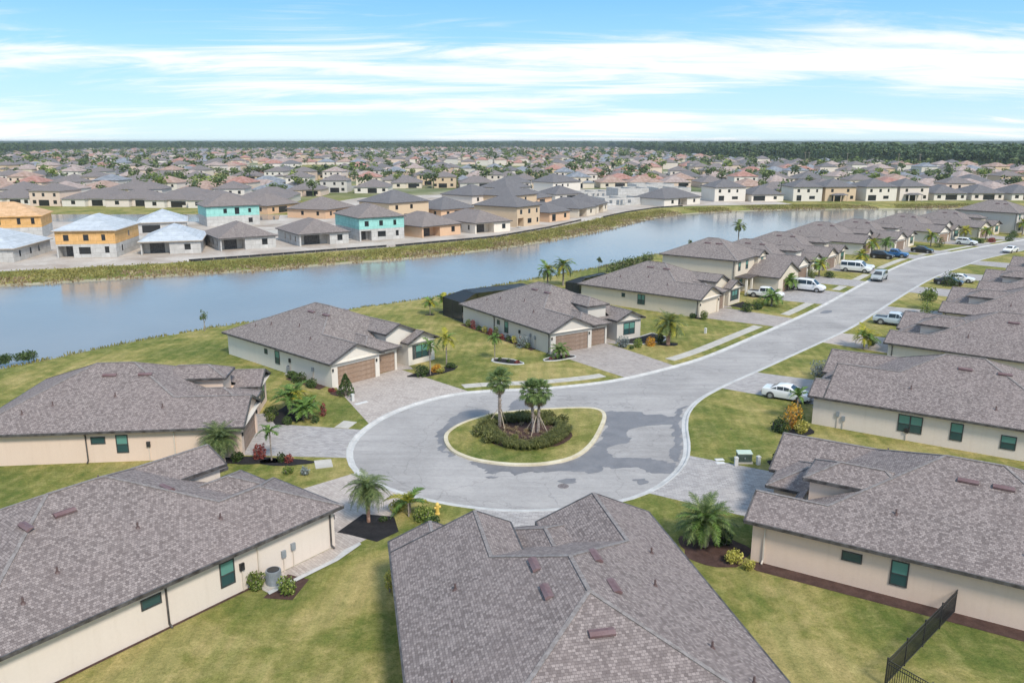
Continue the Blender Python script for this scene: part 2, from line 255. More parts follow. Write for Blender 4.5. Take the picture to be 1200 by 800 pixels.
SH_A = ((0.168, 0.143, 0.132), (0.355, 0.310, 0.285), (0.275, 0.225, 0.205))
MAT = dict(
    roof=shingle('brown_grey_shingles', *SH_A),
    roof_purple=shingle('mauve_brown_shingles', (0.168, 0.140, 0.132), (0.36, 0.308, 0.287), (0.28, 0.222, 0.206)),
    roof_far=shingle('dull_brown_shingles', (0.165, 0.148, 0.143), (0.30, 0.265, 0.252), (0.25, 0.21, 0.195)),
    roof_grey=shingle('dark_grey_shingles', (0.13, 0.125, 0.128), (0.245, 0.235, 0.235), (0.19, 0.175, 0.175)),
    roof_under=seamed('pale_blue_roof_underlayment', (0.50, 0.55, 0.60), 9.0, 0.9, True),
    roof_osb=seamed('orange_roof_sheathing', (0.66, 0.40, 0.20), 2.4, 1.2, True),
    roof_red=plain('red_clay_tile', (0.36, 0.15, 0.10), 0.85, 0.3, 0.7, bump=0.4),
    roof_tan=plain('tan_clay_tile', (0.36, 0.22, 0.155), 0.85, 0.3, 0.7, bump=0.4),
    roof_pink=plain('faded_pink_tile', (0.36, 0.265, 0.225), 0.85, 0.3, 0.7, bump=0.4),
    roof_blue=plain('slate_blue_tile', (0.185, 0.205, 0.235), 0.8, 0.3, 0.7, bump=0.4),
    ridge=plain('ridge_cap_shingle', (0.20, 0.172, 0.16), 0.9, 0.25, 5),
    fascia=plain('dark_bronze_gutter', (0.035, 0.028, 0.026), 0.45, 0.2, 2),
    soffit=plain('white_soffit', (0.62, 0.60, 0.56), 0.8, 0.05),
    cream=stucco('cream_stucco', (0.71, 0.63, 0.555)),
    peach=stucco('peach_stucco', (0.72, 0.565, 0.455)),
    white=stucco('off_white_stucco', (0.72, 0.675, 0.60)),
    warm=stucco('warm_white_stucco', (0.80, 0.73, 0.63)),
    grey=stucco('light_grey_stucco', (0.58, 0.55, 0.50)),
    yellow=stucco('pale_yellow_stucco', (0.68, 0.60, 0.48)),
    taupe=stucco('taupe_stucco', (0.46, 0.385, 0.33)),
    tan=stucco('tan_stucco', (0.62, 0.47, 0.31)),
    orange=stucco('orange_tan_base_coat', (0.68, 0.44, 0.27)),
    osb=seamed('orange_wall_sheathing', (0.76, 0.43, 0.14), 2.4, 1.2),
    teal=seamed('teal_house_wrap', (0.30, 0.66, 0.60), 2.4, 1.2),
    block=seamed('raw_concrete_block', (0.55, 0.54, 0.52), 2.0, 1.0),
    stone=plain('rust_ledge_stone', (0.27, 0.17, 0.11), 0.9, 0.45, 4, bump=0.6),
    frame=plain('dark_window_frame', (0.03, 0.035, 0.035), 0.5, 0.1),
    blind=glass('pane_with_green_blind', (0.11, 0.27, 0.235), 0.15),
    dark_glass=glass('dark_teal_pane', (0.03, 0.075, 0.08), 0.08),
    black_glass=glass('dark_pane', (0.018, 0.020, 0.022), 0.1),
    opening=plain('unlit_opening', (0.03, 0.028, 0.027), 0.9, 0.3),
    garage=plain('tan_wood_grain_door', (0.31, 0.205, 0.135), 0.6, 0.15, 2),
    garage_br=plain('brown_garage_door', (0.25, 0.17, 0.12), 0.6, 0.15, 2),
    shutter=plain('dark_shutter', (0.05, 0.06, 0.06), 0.6, 0.1),
    vent=plain('maroon_metal_vent', (0.15, 0.083, 0.085), 0.5, 0.12, 3),
    pipe=plain('dark_vent_pipe', (0.09, 0.045, 0.04), 0.6, 0.2),
    lightpipe=plain('cream_downpipe', (0.62, 0.55, 0.47), 0.6, 0.08),
    metal=plain('grey_metal', (0.27, 0.30, 0.33), 0.5, 0.15, 4, metal=0.2),
    black=plain('black_metal', (0.012, 0.012, 0.014), 0.4, 0.1),
    screen=screenmat(),
    bark=plain('grey_palm_bark', (0.26, 0.20, 0.155), 0.95, 0.45, 6, bump=0.8),
    bark_r=plain('russet_palm_bark', (0.33, 0.15, 0.075), 0.95, 0.4, 6, bump=0.8),
    wood=plain('weathered_timber_stake', (0.42, 0.34, 0.25), 0.9, 0.2),
    hydrant=plain('yellow_hydrant_paint', (0.72, 0.50, 0.11), 0.5, 0.1),
    trans=plain('pale_green_cabinet_paint', (0.50, 0.60, 0.52), 0.5, 0.08),
    trans_d=plain('dark_green_cabinet_paint', (0.035, 0.06, 0.05), 0.5, 0.1),
    tyre=plain('tyre_rubber', (0.018, 0.018, 0.019), 0.8, 0.2),
    rim=plain('alloy_rim', (0.38, 0.39, 0.41), 0.35, 0.1, 6, metal=0.5),
    lamp=glass('clear_lamp_lens', (0.7, 0.7, 0.68)),
    lampr=glass('red_lamp_lens', (0.35, 0.02, 0.015)),
    carglass=glass('tinted_car_glass', (0.02, 0.028, 0.034), 0.05),
    plate=plain('pale_plate', (0.6, 0.6, 0.58), 0.6, 0.05),
    palm=leafmat('palm_leaflets', (0.045, 0.075, 0.030), (0.125, 0.175, 0.055), (0.27, 0.30, 0.115)),
    palm_y=leafmat('yellowing_palm_leaflets', (0.10, 0.13, 0.02), (0.31, 0.31, 0.035), (0.58, 0.46, 0.05)),
    palm_g=leafmat('bright_palm_leaflets', (0.05, 0.10, 0.02), (0.12, 0.21, 0.04), (0.25, 0.36, 0.09)),
    sabal=leafmat('cabbage_palm_leaves', (0.05, 0.08, 0.03), (0.12, 0.185, 0.055), (0.23, 0.30, 0.10)),
    dead=leafmat('dry_palm_skirt', (0.20, 0.13, 0.07), (0.36, 0.26, 0.15), (0.46, 0.36, 0.24)),
    bush=leafmat('dark_shrub_leaves', (0.020, 0.040, 0.012), (0.06, 0.10, 0.028), (0.14, 0.20, 0.06)),
    bush_l=leafmat('light_shrub_leaves', (0.06, 0.10, 0.02), (0.17, 0.23, 0.05), (0.36, 0.40, 0.11)),
    bush_y=leafmat('yellow_croton_leaves', (0.18, 0.19, 0.03), (0.46, 0.43, 0.09), (0.70, 0.62, 0.20)),
    bush_r=leafmat('red_ti_leaves', (0.12, 0.025, 0.03), (0.26, 0.06, 0.055), (0.42, 0.14, 0.09)),
    bush_s=leafmat('silver_shrub_leaves', (0.13, 0.16, 0.155), (0.24, 0.28, 0.27), (0.38, 0.42, 0.41)),
    bush_o=leafmat('orange_croton_leaves', (0.24, 0.12, 0.02), (0.56, 0.28, 0.04), (0.75, 0.52, 0.08)),
    ornam=leafmat('ornamental_grass', (0.05, 0.065, 0.022), (0.15, 0.165, 0.05), (0.29, 0.28, 0.10)),
    weeds=leafmat('bank_weeds', (0.12, 0.115, 0.04), (0.22, 0.205, 0.06), (0.34, 0.30, 0.11)),
    reeds=leafmat('brown_bank_reeds', (0.16, 0.10, 0.055), (0.28, 0.21, 0.12), (0.42, 0.36, 0.22)),
    tree=leafmat('tree_leaves', (0.045, 0.075, 0.025), (0.105, 0.145, 0.048), (0.19, 0.225, 0.085), trans=0.15),
    pine=leafmat('pine_needles', (0.030, 0.055, 0.025), (0.065, 0.105, 0.042), (0.12, 0.165, 0.065), trans=0.1),
    lawn=lawnmat(), ground=groundmat(),
    asphalt=sheetmat('pale_worn_asphalt', [(0.35, (0.325, 0.308, 0.295)), (0.5, (0.38, 0.361, 0.345)), (0.65, (0.435, 0.412, 0.392))], 0.12, 4.0, 0.35, streak=0.88),
    wet=sheetmat('damp_asphalt', [(0.3, (0.155, 0.15, 0.155)), (0.7, (0.225, 0.216, 0.216))], 0.6, 5.0, 0.4, rough=0.5, spec=0.4),
    kerb=sheetmat('white_concrete', [(0.35, (0.44, 0.435, 0.42)), (0.65, (0.58, 0.57, 0.545))], 0.8, 6.0, 0.3),
    kerb_y=sheetmat('cream_concrete', [(0.35, (0.50, 0.43, 0.29)), (0.65, (0.66, 0.60, 0.46))], 0.7, 6.0, 0.3),
    walk=sheetmat('sidewalk_concrete', [(0.35, (0.42, 0.395, 0.345)), (0.65, (0.54, 0.51, 0.455))], 0.8, 6.0, 0.25),
    paver=pavermat('grey_beige_pavers', (0.29, 0.258, 0.24), (0.43, 0.385, 0.355), (0.47, 0.415, 0.37), 0.58),
    paver_w=pavermat('warm_beige_pavers', (0.36, 0.31, 0.28), (0.50, 0.445, 0.40), (0.52, 0.46, 0.41), 0.83),
    paver_g=pavermat('light_grey_pavers', (0.29, 0.275, 0.27), (0.47, 0.445, 0.43), (0.44, 0.405, 0.38), 0.1),
    mulch=sheetmat('dark_brown_mulch', [(0.3, (0.055, 0.030, 0.024)), (0.7, (0.115, 0.068, 0.055))], 1.5, 9.0, 0.8, bump=0.9),
    mulch_b=sheetmat('black_mulch', [(0.3, (0.014, 0.013, 0.014)), (0.7, (0.032, 0.029, 0.030))], 1.5, 9.0, 0.7, bump=0.9),
    dirt=sheetmat('pale_construction_sand', [(0.3, (0.34, 0.27, 0.215)), (0.5, (0.48, 0.42, 0.36)), (0.7, (0.60, 0.55, 0.49))], 0.10, 1.2, 0.5),
    shore=sheetmat('sandy_shore', [(0.3, (0.28, 0.25, 0.16)), (0.7, (0.42, 0.38, 0.26))], 0.2, 3, 0.5),
    water=watermat('lake_water', (0.235, 0.23, 0.215), 0.07),
)
def veh(name, col): 
    m, N, L, B = new_mat(name)
    B.inputs['Base Color'].default_value = c4(col); B.inputs['Roughness'].default_value = 0.3
    B.inputs['Coat Weight'].default_value = 0.6; B.inputs['Coat Roughness'].default_value = 0.05
    return m
MAT.update(p_white=veh('white_car_paint', (0.78, 0.79, 0.80)), p_silver=veh('silver_car_paint', (0.36, 0.39, 0.39)), p_black=veh('black_car_paint', (0.012, 0.012, 0.015)),
           p_blue=veh('blue_car_paint', (0.03, 0.13, 0.33)), p_pale=veh('pale_silver_blue_paint', (0.50, 0.57, 0.63)), p_navy=veh('navy_car_paint', (0.02, 0.025, 0.045)))

# ------------------------------------------------------------------ object helpers
def link(o): COL.objects.link(o); return o
def thing(name, label, cat, loc=(0, 0, 0), rz=0.0, group=None):
    o = bpy.data.objects.new(name, None); o.empty_display_size = 0.3; link(o)
    o.location = loc; o.rotation_euler = (0, 0, rz); o['label'] = label; o['category'] = cat
    if group: o['group'] = group
    return o
def tag(o, label=None, cat=None, group=None, kind=None):
    if label: o['label'] = label
    if cat: o['category'] = cat
    if group: o['group'] = group
    if kind: o['kind'] = kind
    return o
class MB:
    def __init__(s): s.v = []; s.f = []; s.uv = []
    def face(s, pts, uv=None):
        n = len(s.v); s.v += [tuple(p) for p in pts]; s.f.append(tuple(range(n, n + len(pts)))); s.uv.append(uv)
    def box(s, x0, x1, y0, y1, z0, z1, bottom=True):
        n = len(s.v); s.v += [(x0, y0, z0), (x1, y0, z0), (x1, y1, z0), (x0, y1, z0), (x0, y0, z1), (x1, y0, z1), (x1, y1, z1), (x0, y1, z1)]
        fs = [(4, 5, 6, 7), (0, 1, 5, 4), (1, 2, 6, 5), (2, 3, 7, 6), (3, 0, 4, 7)] + ([(3, 2, 1, 0)] if bottom else [])
        s.f += [tuple(n + i for i in q) for q in fs]; s.uv += [None] * len(fs)
    def bar(s, a, b, w, h, up=(0, 0, 1), drop=0.0):
        a, b = Vector(a), Vector(b); d = (b - a)
        if d.length < 1e-5: return
        d.normalize(); sd_ = d.cross(Vector(up))
        if sd_.length < 1e-4: sd_ = Vector((1, 0, 0))
        sd_.normalize(); u = sd_.cross(d).normalized()
        n = len(s.v)
        for p in (a, b):
            for (i, j) in ((-1, -1), (1, -1), (1, 1), (-1, 1)): s.v.append(tuple(p + sd_ * (i * w / 2) + u * (j * h / 2) - Vector((0, 0, drop))))
        fs = [(0, 1, 2, 3), (7, 6, 5, 4), (0, 4, 5, 1), (1, 5, 6, 2), (2, 6, 7, 3), (3, 7, 4, 0)]
        s.f += [tuple(n + i for i in q) for q in fs]; s.uv += [None] * 6
    def tube(s, pts, rad, k=8, cap=True):
        n0 = len(s.v); P = [Vector(p) for p in pts]
        for i, p in enumerate(P):
            d = (P[min(i + 1, len(P) - 1)] - P[max(i - 1, 0)]).normalized()
            a = d.cross(Vector((0, 0, 1)));
            if a.length < 1e-3: a = Vector((1, 0, 0))
            a.normalize(); b = d.cross(a)
            for j in range(k): s.v.append(tuple(p + (a * cos(2 * pi * j / k) + b * sin(2 * pi * j / k)) * rad[i]))
        for i in range(len(P) - 1):
            for j in range(k):
                s.f.append((n0 + i * k + j, n0 + i * k + (j + 1) % k, n0 + (i + 1) * k + (j + 1) % k, n0 + (i + 1) * k + j)); s.uv.append(None)
        if cap:
            s.f.append(tuple(n0 + (len(P) - 1) * k + j for j in range(k))); s.uv.append(None)
            s.f.append(tuple(n0 + j for j in reversed(range(k)))); s.uv.append(None)
    def mesh(s, name, m):
        me = bpy.data.meshes.new(name); me.from_pydata(s.v, [], s.f)
        if any(u is not None for u in s.uv):
            l = me.uv_layers.new(name='UVMap'); k = 0
            for f, u in zip(s.f, s.uv):
                for i in range(len(f)):
                    l.data[k].uv = u[i] if u else (0, 0); k += 1
        me.materials.append(MAT[m] if isinstance(m, str) else m); me.update(); return me
    def obj(s, name, m, parent=None, loc=None, rot=None, smooth=False):
        if not s.f: return None
        me = s.mesh(name, m)
        if smooth: me.polygons.foreach_set('use_smooth', [True] * len(me.polygons))
        return inst(name, me, parent, loc, rot)
def inst(name, me, parent=None, loc=None, rot=None, scale=None):
    o = bpy.data.objects.new(name, me); link(o)
    if parent: o.parent = parent
    if loc: o.location = loc
    if rot: o.rotation_euler = rot
    if scale: o.scale = scale if isinstance(scale, tuple) else (scale,) * 3
    return o
def copy_tree(o, parent=None):
    c = o.copy(); link(c); c.parent = parent
    for ch in list(o.children): copy_tree(ch, c)
    return c
def struct(name, mb, m, smooth=False): return tag(mb.obj(name, m, smooth=smooth), kind='structure')

# ------------------------------------------------------------------ plan geometry
def smooth_loop(pts, n=6, closed=True):
    out, N = [], len(pts)
    rng = range(N) if closed else range(N - 1)
    for i in rng:
        g_ = (lambda k: pts[k % N]) if closed else (lambda k: pts[max(0, min(N - 1, k))])
        p0, p1, p2, p3 = g_(i - 1), g_(i), g_(i + 1), g_(i + 2)
        for j in range(n):
            t = j / n
            out.append(tuple(0.5 * (2 * p1[k] + (p2[k] - p0[k]) * t + (2 * p0[k] - 5 * p1[k] + 4 * p2[k] - p3[k]) * t * t + (3 * p1[k] - p0[k] - 3 * p2[k] + p3[k]) * t ** 3) for k in (0, 1)))
    if not closed: out.append(tuple(pts[-1]))
    return out
def resample(pts, step, closed=True):
    P = list(pts) + ([pts[0]] if closed else [])
    L_ = [0]
    for a, b in zip(P, P[1:]): L_.append(L_[-1] + hypot(b[0] - a[0], b[1] - a[1]))
    n = max(3, int(L_[-1] / step)); out = []; k = 0
    for i in range(n if closed else n + 1):
        s_ = L_[-1] * i / n
        while k < len(P) - 2 and L_[k + 1] < s_: k += 1
        t = (s_ - L_[k]) / max(1e-9, L_[k + 1] - L_[k]); t = min(1, t)
        out.append((P[k][0] + (P[k + 1][0] - P[k][0]) * t, P[k][1] + (P[k + 1][1] - P[k][1]) * t))
    return out
def area(p): return 0.5 * sum(p[i][0] * p[(i + 1) % len(p)][1] - p[(i + 1) % len(p)][0] * p[i][1] for i in range(len(p)))
def offset(pts, d, closed=True):
    """positive d = to the left of the running direction"""
    out, N = [], len(pts)
    for i in range(N):
        a = pts[(i - 1) % N] if closed or i > 0 else pts[i]; b = pts[(i + 1) % N] if closed or i < N - 1 else pts[i]
        tx, ty = b[0] - a[0], b[1] - a[1]; l = hypot(tx, ty) or 1
        dd = d[i] if isinstance(d, list) else d
        out.append((pts[i][0] - ty / l * dd, pts[i][1] + tx / l * dd))
    return out
def inside(p, poly):
    x, y = p; r = False; n = len(poly)
    for i in range(n):
        x0, y0 = poly[i]; x1, y1 = poly[(i + 1) % n]
        if (y0 > y) != (y1 > y) and x < (x1 - x0) * (y - y0) / (y1 - y0) + x0: r = not r
    return r
def fill(poly, z, extra=None):
    """flat or zfun-ed triangulated sheet of a simple polygon"""
    vs = [Vector(p) for p in poly]; n = len(vs)
    r = delaunay_2d_cdt(vs, [(i, (i + 1) % n) for i in range(n)], [], 0, 1e-5)
    mb = MB(); zf = z if callable(z) else (lambda x, y: z)
    mb.v = [(p.x, p.y, zf(p.x, p.y)) for p in r[0]]
    for f in r[2]:
        c = (sum(r[0][i].x for i in f) / len(f), sum(r[0][i].y for i in f) / len(f))
        if inside(c, poly):
            a = area([(r[0][i].x, r[0][i].y) for i in f])
            mb.f.append(tuple(f) if a > 0 else tuple(reversed(f))); mb.uv.append(None)
    return mb
def ribbon(line, profile, closed=False):
    """sweep profile [(offset, z)...] along a line"""
    mb = MB(); rows = [offset(line, d, closed) for d, _ in profile]; n = len(line)
    for k, (d, z) in enumerate(profile): mb.v += [(p[0], p[1], z) for p in rows[k]]
    for k in range(len(profile) - 1):
        for i in range(n if closed else n - 1):
            j = (i + 1) % n
            mb.f.append((k * n + i, (k + 1) * n + i, (k + 1) * n + j, k * n + j)); mb.uv.append(None)
    return mb

# ------------------------------------------------------------------ road, lake, ground
ROAD = [(265, 310), (205, 266), (150, 224), (122.1, 203.4), (101.7, 187.3), (88.8, 176.8), (77.0, 163.0), (63.6, 145.2), (46.5, 121.9), (37.2, 110.2), (31.0, 102.7), (23.4, 93.7), (17.2, 88.0), (10.8, 83.4), (4.0, 80.8),
        (-1.7, 79.9), (-5.1, 78.9), (-8.2, 76.6), (-11.1, 72.8), (-12.7, 68.7), (-13.2, 64.8), (-12.7, 61.6), (-11.6, 59.0), (-9.8, 56.9), (-7.1, 54.9), (-3.6, 53.3), (0.0, 52.5), (3.6, 52.8), (7.1, 53.8), (9.8, 55.6),
        (12.0, 58.4), (13.6, 61.6), (14.5, 65.2), (15.1, 69.0), (16.2, 73.2), (18.3, 77.4), (21.8, 81.9), (26.4, 87.0), (32.2, 93.5), (45.0, 108.0), (54.2, 120.0), (69.3, 140.0), (80.0, 153.2), (93.4, 167.6), (102.5, 176.8), (127, 197), (154, 217), (209, 258), (270, 302)]
road_line = resample(smooth_loop(ROAD, 6, closed=False), 1.6, closed=False)
ISL = [(-5.9, 66.4), (-5.3, 63.9), (-4.2, 62.3), (-2.6, 61.1), (0.0, 60.3), (2.7, 60.5), (5.1, 61.9), (6.8, 64.8), (8.1, 69.0), (8.8, 72.5), (8.2, 74.3), (6.3, 74.7), (2.4, 74.2), (-1.6, 73.0), (-4.3, 70.7), (-5.6, 68.4)]
isl = resample(smooth_loop(ISL, 5), 0.6)
FAR_SH = [(-330, 95), (-230, 112), (-150, 132), (-120, 140), (-93.7, 147.9), (-70.9, 158.0), (-52.0, 166.4), (-37.1, 176.0), (-21.8, 184.5), (0.0, 204.5), (17.8, 228.8), (32.6, 253.0), (46.9, 279.7), (66, 300.5), (98.5, 315.3), (135, 321), (168.6, 322.3), (192, 322)]
NEAR_SH = [(200, 314), (182, 300), (155, 283), (122, 262), (92, 240), (62, 214), (33.2, 190.4), (23.5, 178.0), (11.9, 164), (0.0, 152.0), (-13.6, 137.0), (-26.6, 126.3), (-39.3, 117.0), (-50.6, 105.5), (-56.0, 97.6), (-60.3, 92.0), (-80, 78), (-130, 50), (-330, -20)]
lake = resample(smooth_loop(FAR_SH + NEAR_SH, 5), 5.0)      # runs clockwise
far_n = len(lake)
sgn = 1 if area(lake) < 0 else -1                            # left of a clockwise loop is outside
def is_far(p): return p[1] > 120 + 0.93 * (p[0] + 90) + (15 if p[0] < 60 else -60)
offs = []
for p in lake: offs.append(sgn * (11.0 if min(hypot(p[0] - q[0], p[1] - q[1]) for q in smooth_loop(FAR_SH, 3, False)) < 4 else 5.0))
for _ in range(4): offs = [(offs[i - 1] + offs[i] * 2 + offs[(i + 1) % len(offs)]) / 4 for i in range(len(offs))]
lake_top = offset(lake, offs); lake_bot = offset(lake, -sgn * 5.0)
lake_mid = offset(lake, -sgn * 0.4)
kb_out = offset(road_line, -0.0, False)
# the street outline runs with the road surface on its left or right?
road_poly = list(road_line)
rs_ = 1 if area(road_poly) < 0 else -1                       # +left is outside for clockwise
k_in = offset(road_line, rs_ * 0.38, False); k_out = offset(road_line, rs_ * 0.52, False)
V, E_ = [], []; Z = []
def add_loop(pts, z):
    n = len(V)
    for p in pts: V.append(Vector(p)); Z.append(z)
    m_ = len(pts)
    for i in range(m_): E_.append((n + i, n + (i + 1) % m_))
add_loop(lake_top, 0.0); add_loop(lake, -1.2); add_loop(lake_bot, -2.4)
add_loop(k_out, 0.0); add_loop(k_in, -0.16)
BIG = 7000
n0 = len(V)
for p in ((-BIG, -400), (BIG, -400), (BIG, BIG), (-BIG, BIG)): V.append(Vector(p)); Z.append(0.0)
E_ += [(n0 + i, n0 + (i + 1) % 4) for i in range(4)]
r = delaunay_2d_cdt(V, E_, [], 1, 1e-6)
mb = MB()
for i, p in enumerate(r[0]):
    src = r[3][i]; mb.v.append((p.x, p.y, Z[src[0]] if src else 0.0))
for f in r[2]:
    a = area([(r[0][i].x, r[0][i].y) for i in f]); mb.f.append(tuple(f) if a > 0 else tuple(reversed(f))); mb.uv.append(None)
struct('ground', mb, 'ground')
struct('lake_water', fill(offset(lake, sgn * 1.5), -1.2), 'water')
struct('shoreline', ribbon(lake, [(sgn * 1.3, -1.2 + 0.24), (sgn * 0.0, -1.19), (-sgn * 0.8, -1.42)], True) if True else None, 'shore')
struct('road', fill(offset(road_line, rs_ * 0.05, False), -0.10), 'asphalt')
struct('kerb', ribbon(road_line, [(0, -0.13), (0, -0.085), (rs_ * 0.28, -0.07), (rs_ * 0.40, 0.018), (rs_ * 0.56, 0.022), (rs_ * 0.60, -0.05)]), 'kerb')
isr = -1 if area(isl) > 0 else 1                              # towards the inside
struct('island_kerb', ribbon(isl, [(0, -0.12), (isr * -0.0, -0.09), (-isr * -0.04, 0.02), (-isr * 0.06, 0.05), (-isr * -0.0 + 0, 0.05)], True), 'kerb_y') if False else None
inn = (lambda d: offset(isl, d if area(isl) > 0 else -d))
mbk = MB(); rings = [(0.0, -0.12), (0.03, 0.04), (0.10, 0.06), (0.36, 0.06), (0.42, -0.02)]
for k, (d, z) in enumerate(rings): mbk.v += [(p[0], p[1], z) for p in inn(d)]
n = len(isl)
for k in range(len(rings) - 1):
    for i in range(n): mbk.f.append((k * n + i, k * n + (i + 1) % n, (k + 1) * n + (i + 1) % n, (k + 1) * n + i)); mbk.uv.append(None)
struct('island_kerb', mbk, 'kerb_y')
struct('island_lawn', fill(inn(0.38), 0.03), 'lawn')
def blob(cx, cy, rx, ry, rot=0.0, k=26, jit=0.10, seed=0):
    rnd = random.Random(seed + int(cx * 7 + cy * 13)); ph = [rnd.uniform(0, 6.28) for _ in range(4)]
    out = []
    for i in range(k):
        a = 2 * pi * i / k; q = 1 + jit * (sin(2 * a + ph[0]) + 0.7 * sin(3 * a + ph[1]) + 0.5 * sin(5 * a + ph[2]) + 0.3 * sin(9 * a + ph[3]))
        x, y = cos(a) * rx * q, sin(a) * ry * q
        out.append((cx + x * cos(rot) - y * sin(rot), cy + x * sin(rot) + y * cos(rot)))
    return out
def sheet(name, poly, z, m): return struct(name, fill(poly, z), m)
sheet('island_mulch_bed', blob(1.2, 67.6, 3.8, 3.9, 0.3, jit=0.06), 0.036, 'mulch')
# damp patches on the asphalt round the island
def rough(poly, amp=0.35, step=0.5, seed=1):
    p = resample(smooth_loop(poly, 4), step); out = []
    for i, q in enumerate(p):
        a = amp * noise.noise(Vector((q[0] * 0.9, q[1] * 0.9, seed))) + amp * 0.55 * noise.noise(Vector((q[0] * 2.9, q[1] * 2.9, seed)))
        out.append((q[0] + a, q[1] + a * 0.8))
    return out
PW = [[(8.8, 73.6), (11.7, 73.6), (14.2, 72.4), (15.2, 71.8), (15.1, 70.4), (12.5, 69.8), (10.3, 68.6), (10.3, 66.7), (9.8, 65.4), (8.4, 64.7), (7.9, 63.7), (8.0, 62.7), (9.6, 62.0), (12.6, 61.6), (12.2, 58.8), (8.9, 60.0), (7.0, 60.1), (6.6, 59.0), (4.3, 59.2), (2.3, 59.3), (1.0, 59.1), (0.3, 58.6), (-0.7, 59.3), (-1.3, 58.9), (-2.3, 59.2), (-3.4, 60.8), (-3.0, 61.3), (-1.0, 60.6), (1.0, 60.4), (3.7, 60.8), (5.9, 62.8), (7.6, 66.2), (8.4, 69.6)],
      [(-4.6, 73.7), (-2.4, 74.2), (-2.2, 73.0), (-3.6, 71.2), (-5.2, 69.0), (-5.8, 66.6), (-5.3, 64.2), (-4.6, 62.8), (-5.0, 62.4), (-6.0, 63.7), (-6.5, 65.7), (-6.5, 68.3), (-6.1, 69.4), (-5.7, 71.6)],
      [(0.2, 77.2), (1.3, 77.3), (1.6, 74.9), (1.2, 74.0), (-0.4, 73.8), (0.0, 76.2)],
      [(16.9, 75.4), (16.0, 73.6), (15.25, 71.5), (14.95, 68.9), (14.5, 66.2), (13.9, 63.2), (13.2, 61.1), (12.7, 61.2), (13.3, 64.2), (13.7, 65.7), (14.3, 68.3), (14.9, 71.7), (15.7, 74.2)],
      [(9.0, 57.6), (9.9, 57.7), (10.4, 57.2), (9.5, 56.9)], [(3.6, 57.6), (4.6, 57.9), (5.1, 57.4), (4.2, 57.1)], [(46, 119.5), (47.3, 121.2), (48.2, 120.6), (47, 119.2)], [(-2.1, 58.2), (-1.2, 58.5), (-1.0, 58.1), (-1.8, 57.9)]]
for k, p in enumerate(PW):
    q = rough(p, 0.62, 0.22, k)
    q = [s_ for s_ in q]
    try: sheet('damp_patch', q, -0.096 + 0.0015 * k, 'wet')
    except Exception: pass

# ------------------------------------------------------------------ roofs as the upper envelope of several hipped / gabled volumes
P0 = 0.44
def vol(x0, x1, y0, y1, ez=2.7, kind='hip', p=P0, front=True, back=True):
    pl = []
    if kind in ('hip', 'gy', 'gyb'): pl += [(p, 0, ez - p * x0), (-p, 0, ez + p * x1)]
    if kind == 'hip' and front: pl.append((0, p, ez - p * y0))
    if kind in ('hip', 'gyb') and back: pl.append((0, -p, ez + p * y1))
    if kind == 'shed': pl = [(0, p, ez - p * y0)]
    return dict(r=(x0, x1, y0, y1), pl=pl, ez=ez, p=p, kind=kind, back=back)
def vz(v, x, y): return min(a * x + b * y + c for a, b, c in v['pl'])
def clip(poly, a, b, c):
    """keep a x + b y + c >= 0"""
    out = []; n = len(poly)
    for i in range(n):
        p, q = poly[i], poly[(i + 1) % n]; dp, dq = a * p[0] + b * p[1] + c, a * q[0] + b * q[1] + c
        if dp >= 0: out.append(p)
        if (dp > 0 > dq) or (dp < 0 < dq):
            t = dp / (dp - dq); out.append((p[0] + (q[0] - p[0]) * t, p[1] + (q[1] - p[1]) * t))
    return out
def halfplanes(B, pl, eps):
    x0, x1, y0, y1 = B['r']
    return [(1, 0, -x0), (-1, 0, x1), (0, 1, -y0), (0, -1, y1)] + [(a - pl[0], b - pl[1], c - pl[2] - eps) for a, b, c in B['pl']]
def subtract(polys, hps):
    res = []
    for poly in polys:
        cur = poly
        for a, b, c in hps:
            if abs(a) < 1e-9 and abs(b) < 1e-9:
                if c < 0: res.append(cur); cur = []; break
                continue
            o_ = clip(cur, -a, -b, -c)
            if len(o_) > 2 and abs(area(o_)) > 1e-4: res.append(o_)
            cur = clip(cur, a, b, c)
            if len(cur) < 3 or abs(area(cur)) < 1e-4: cur = []; break
    return res
def roof_mesh(vols):
    mb = MB()
    for i, A in enumerate(vols):
        x0, x1, y0, y1 = A['r']
        for k, (a, b, c) in enumerate(A['pl']):
            poly = [(x0, y0), (x1, y0), (x1, y1), (x0, y1)]
            for j, (a2, b2, c2) in enumerate(A['pl']):
                if j != k: poly = clip(poly, a2 - a, b2 - b, c2 - c)
                if len(poly) < 3: break
            if len(poly) < 3: continue
            polys = [poly]
            for j, B in enumerate(vols):
                if j == i: continue
                polys = subtract(polys, halfplanes(B, (a, b, c), -1e-4 if j < i else 1e-4))
            l = hypot(a, b) or 1; sl = sqrt(1 + l * l)
            for q in polys:
                if abs(area(q)) < 1e-3: continue
                if area(q) < 0: q = q[::-1]
                mb.face([(x, y, a * x + b * y + c) for x, y in q], [((-b / l * x + a / l * y), (a / l * x + b / l * y) * sl) for x, y in q])
    return mb
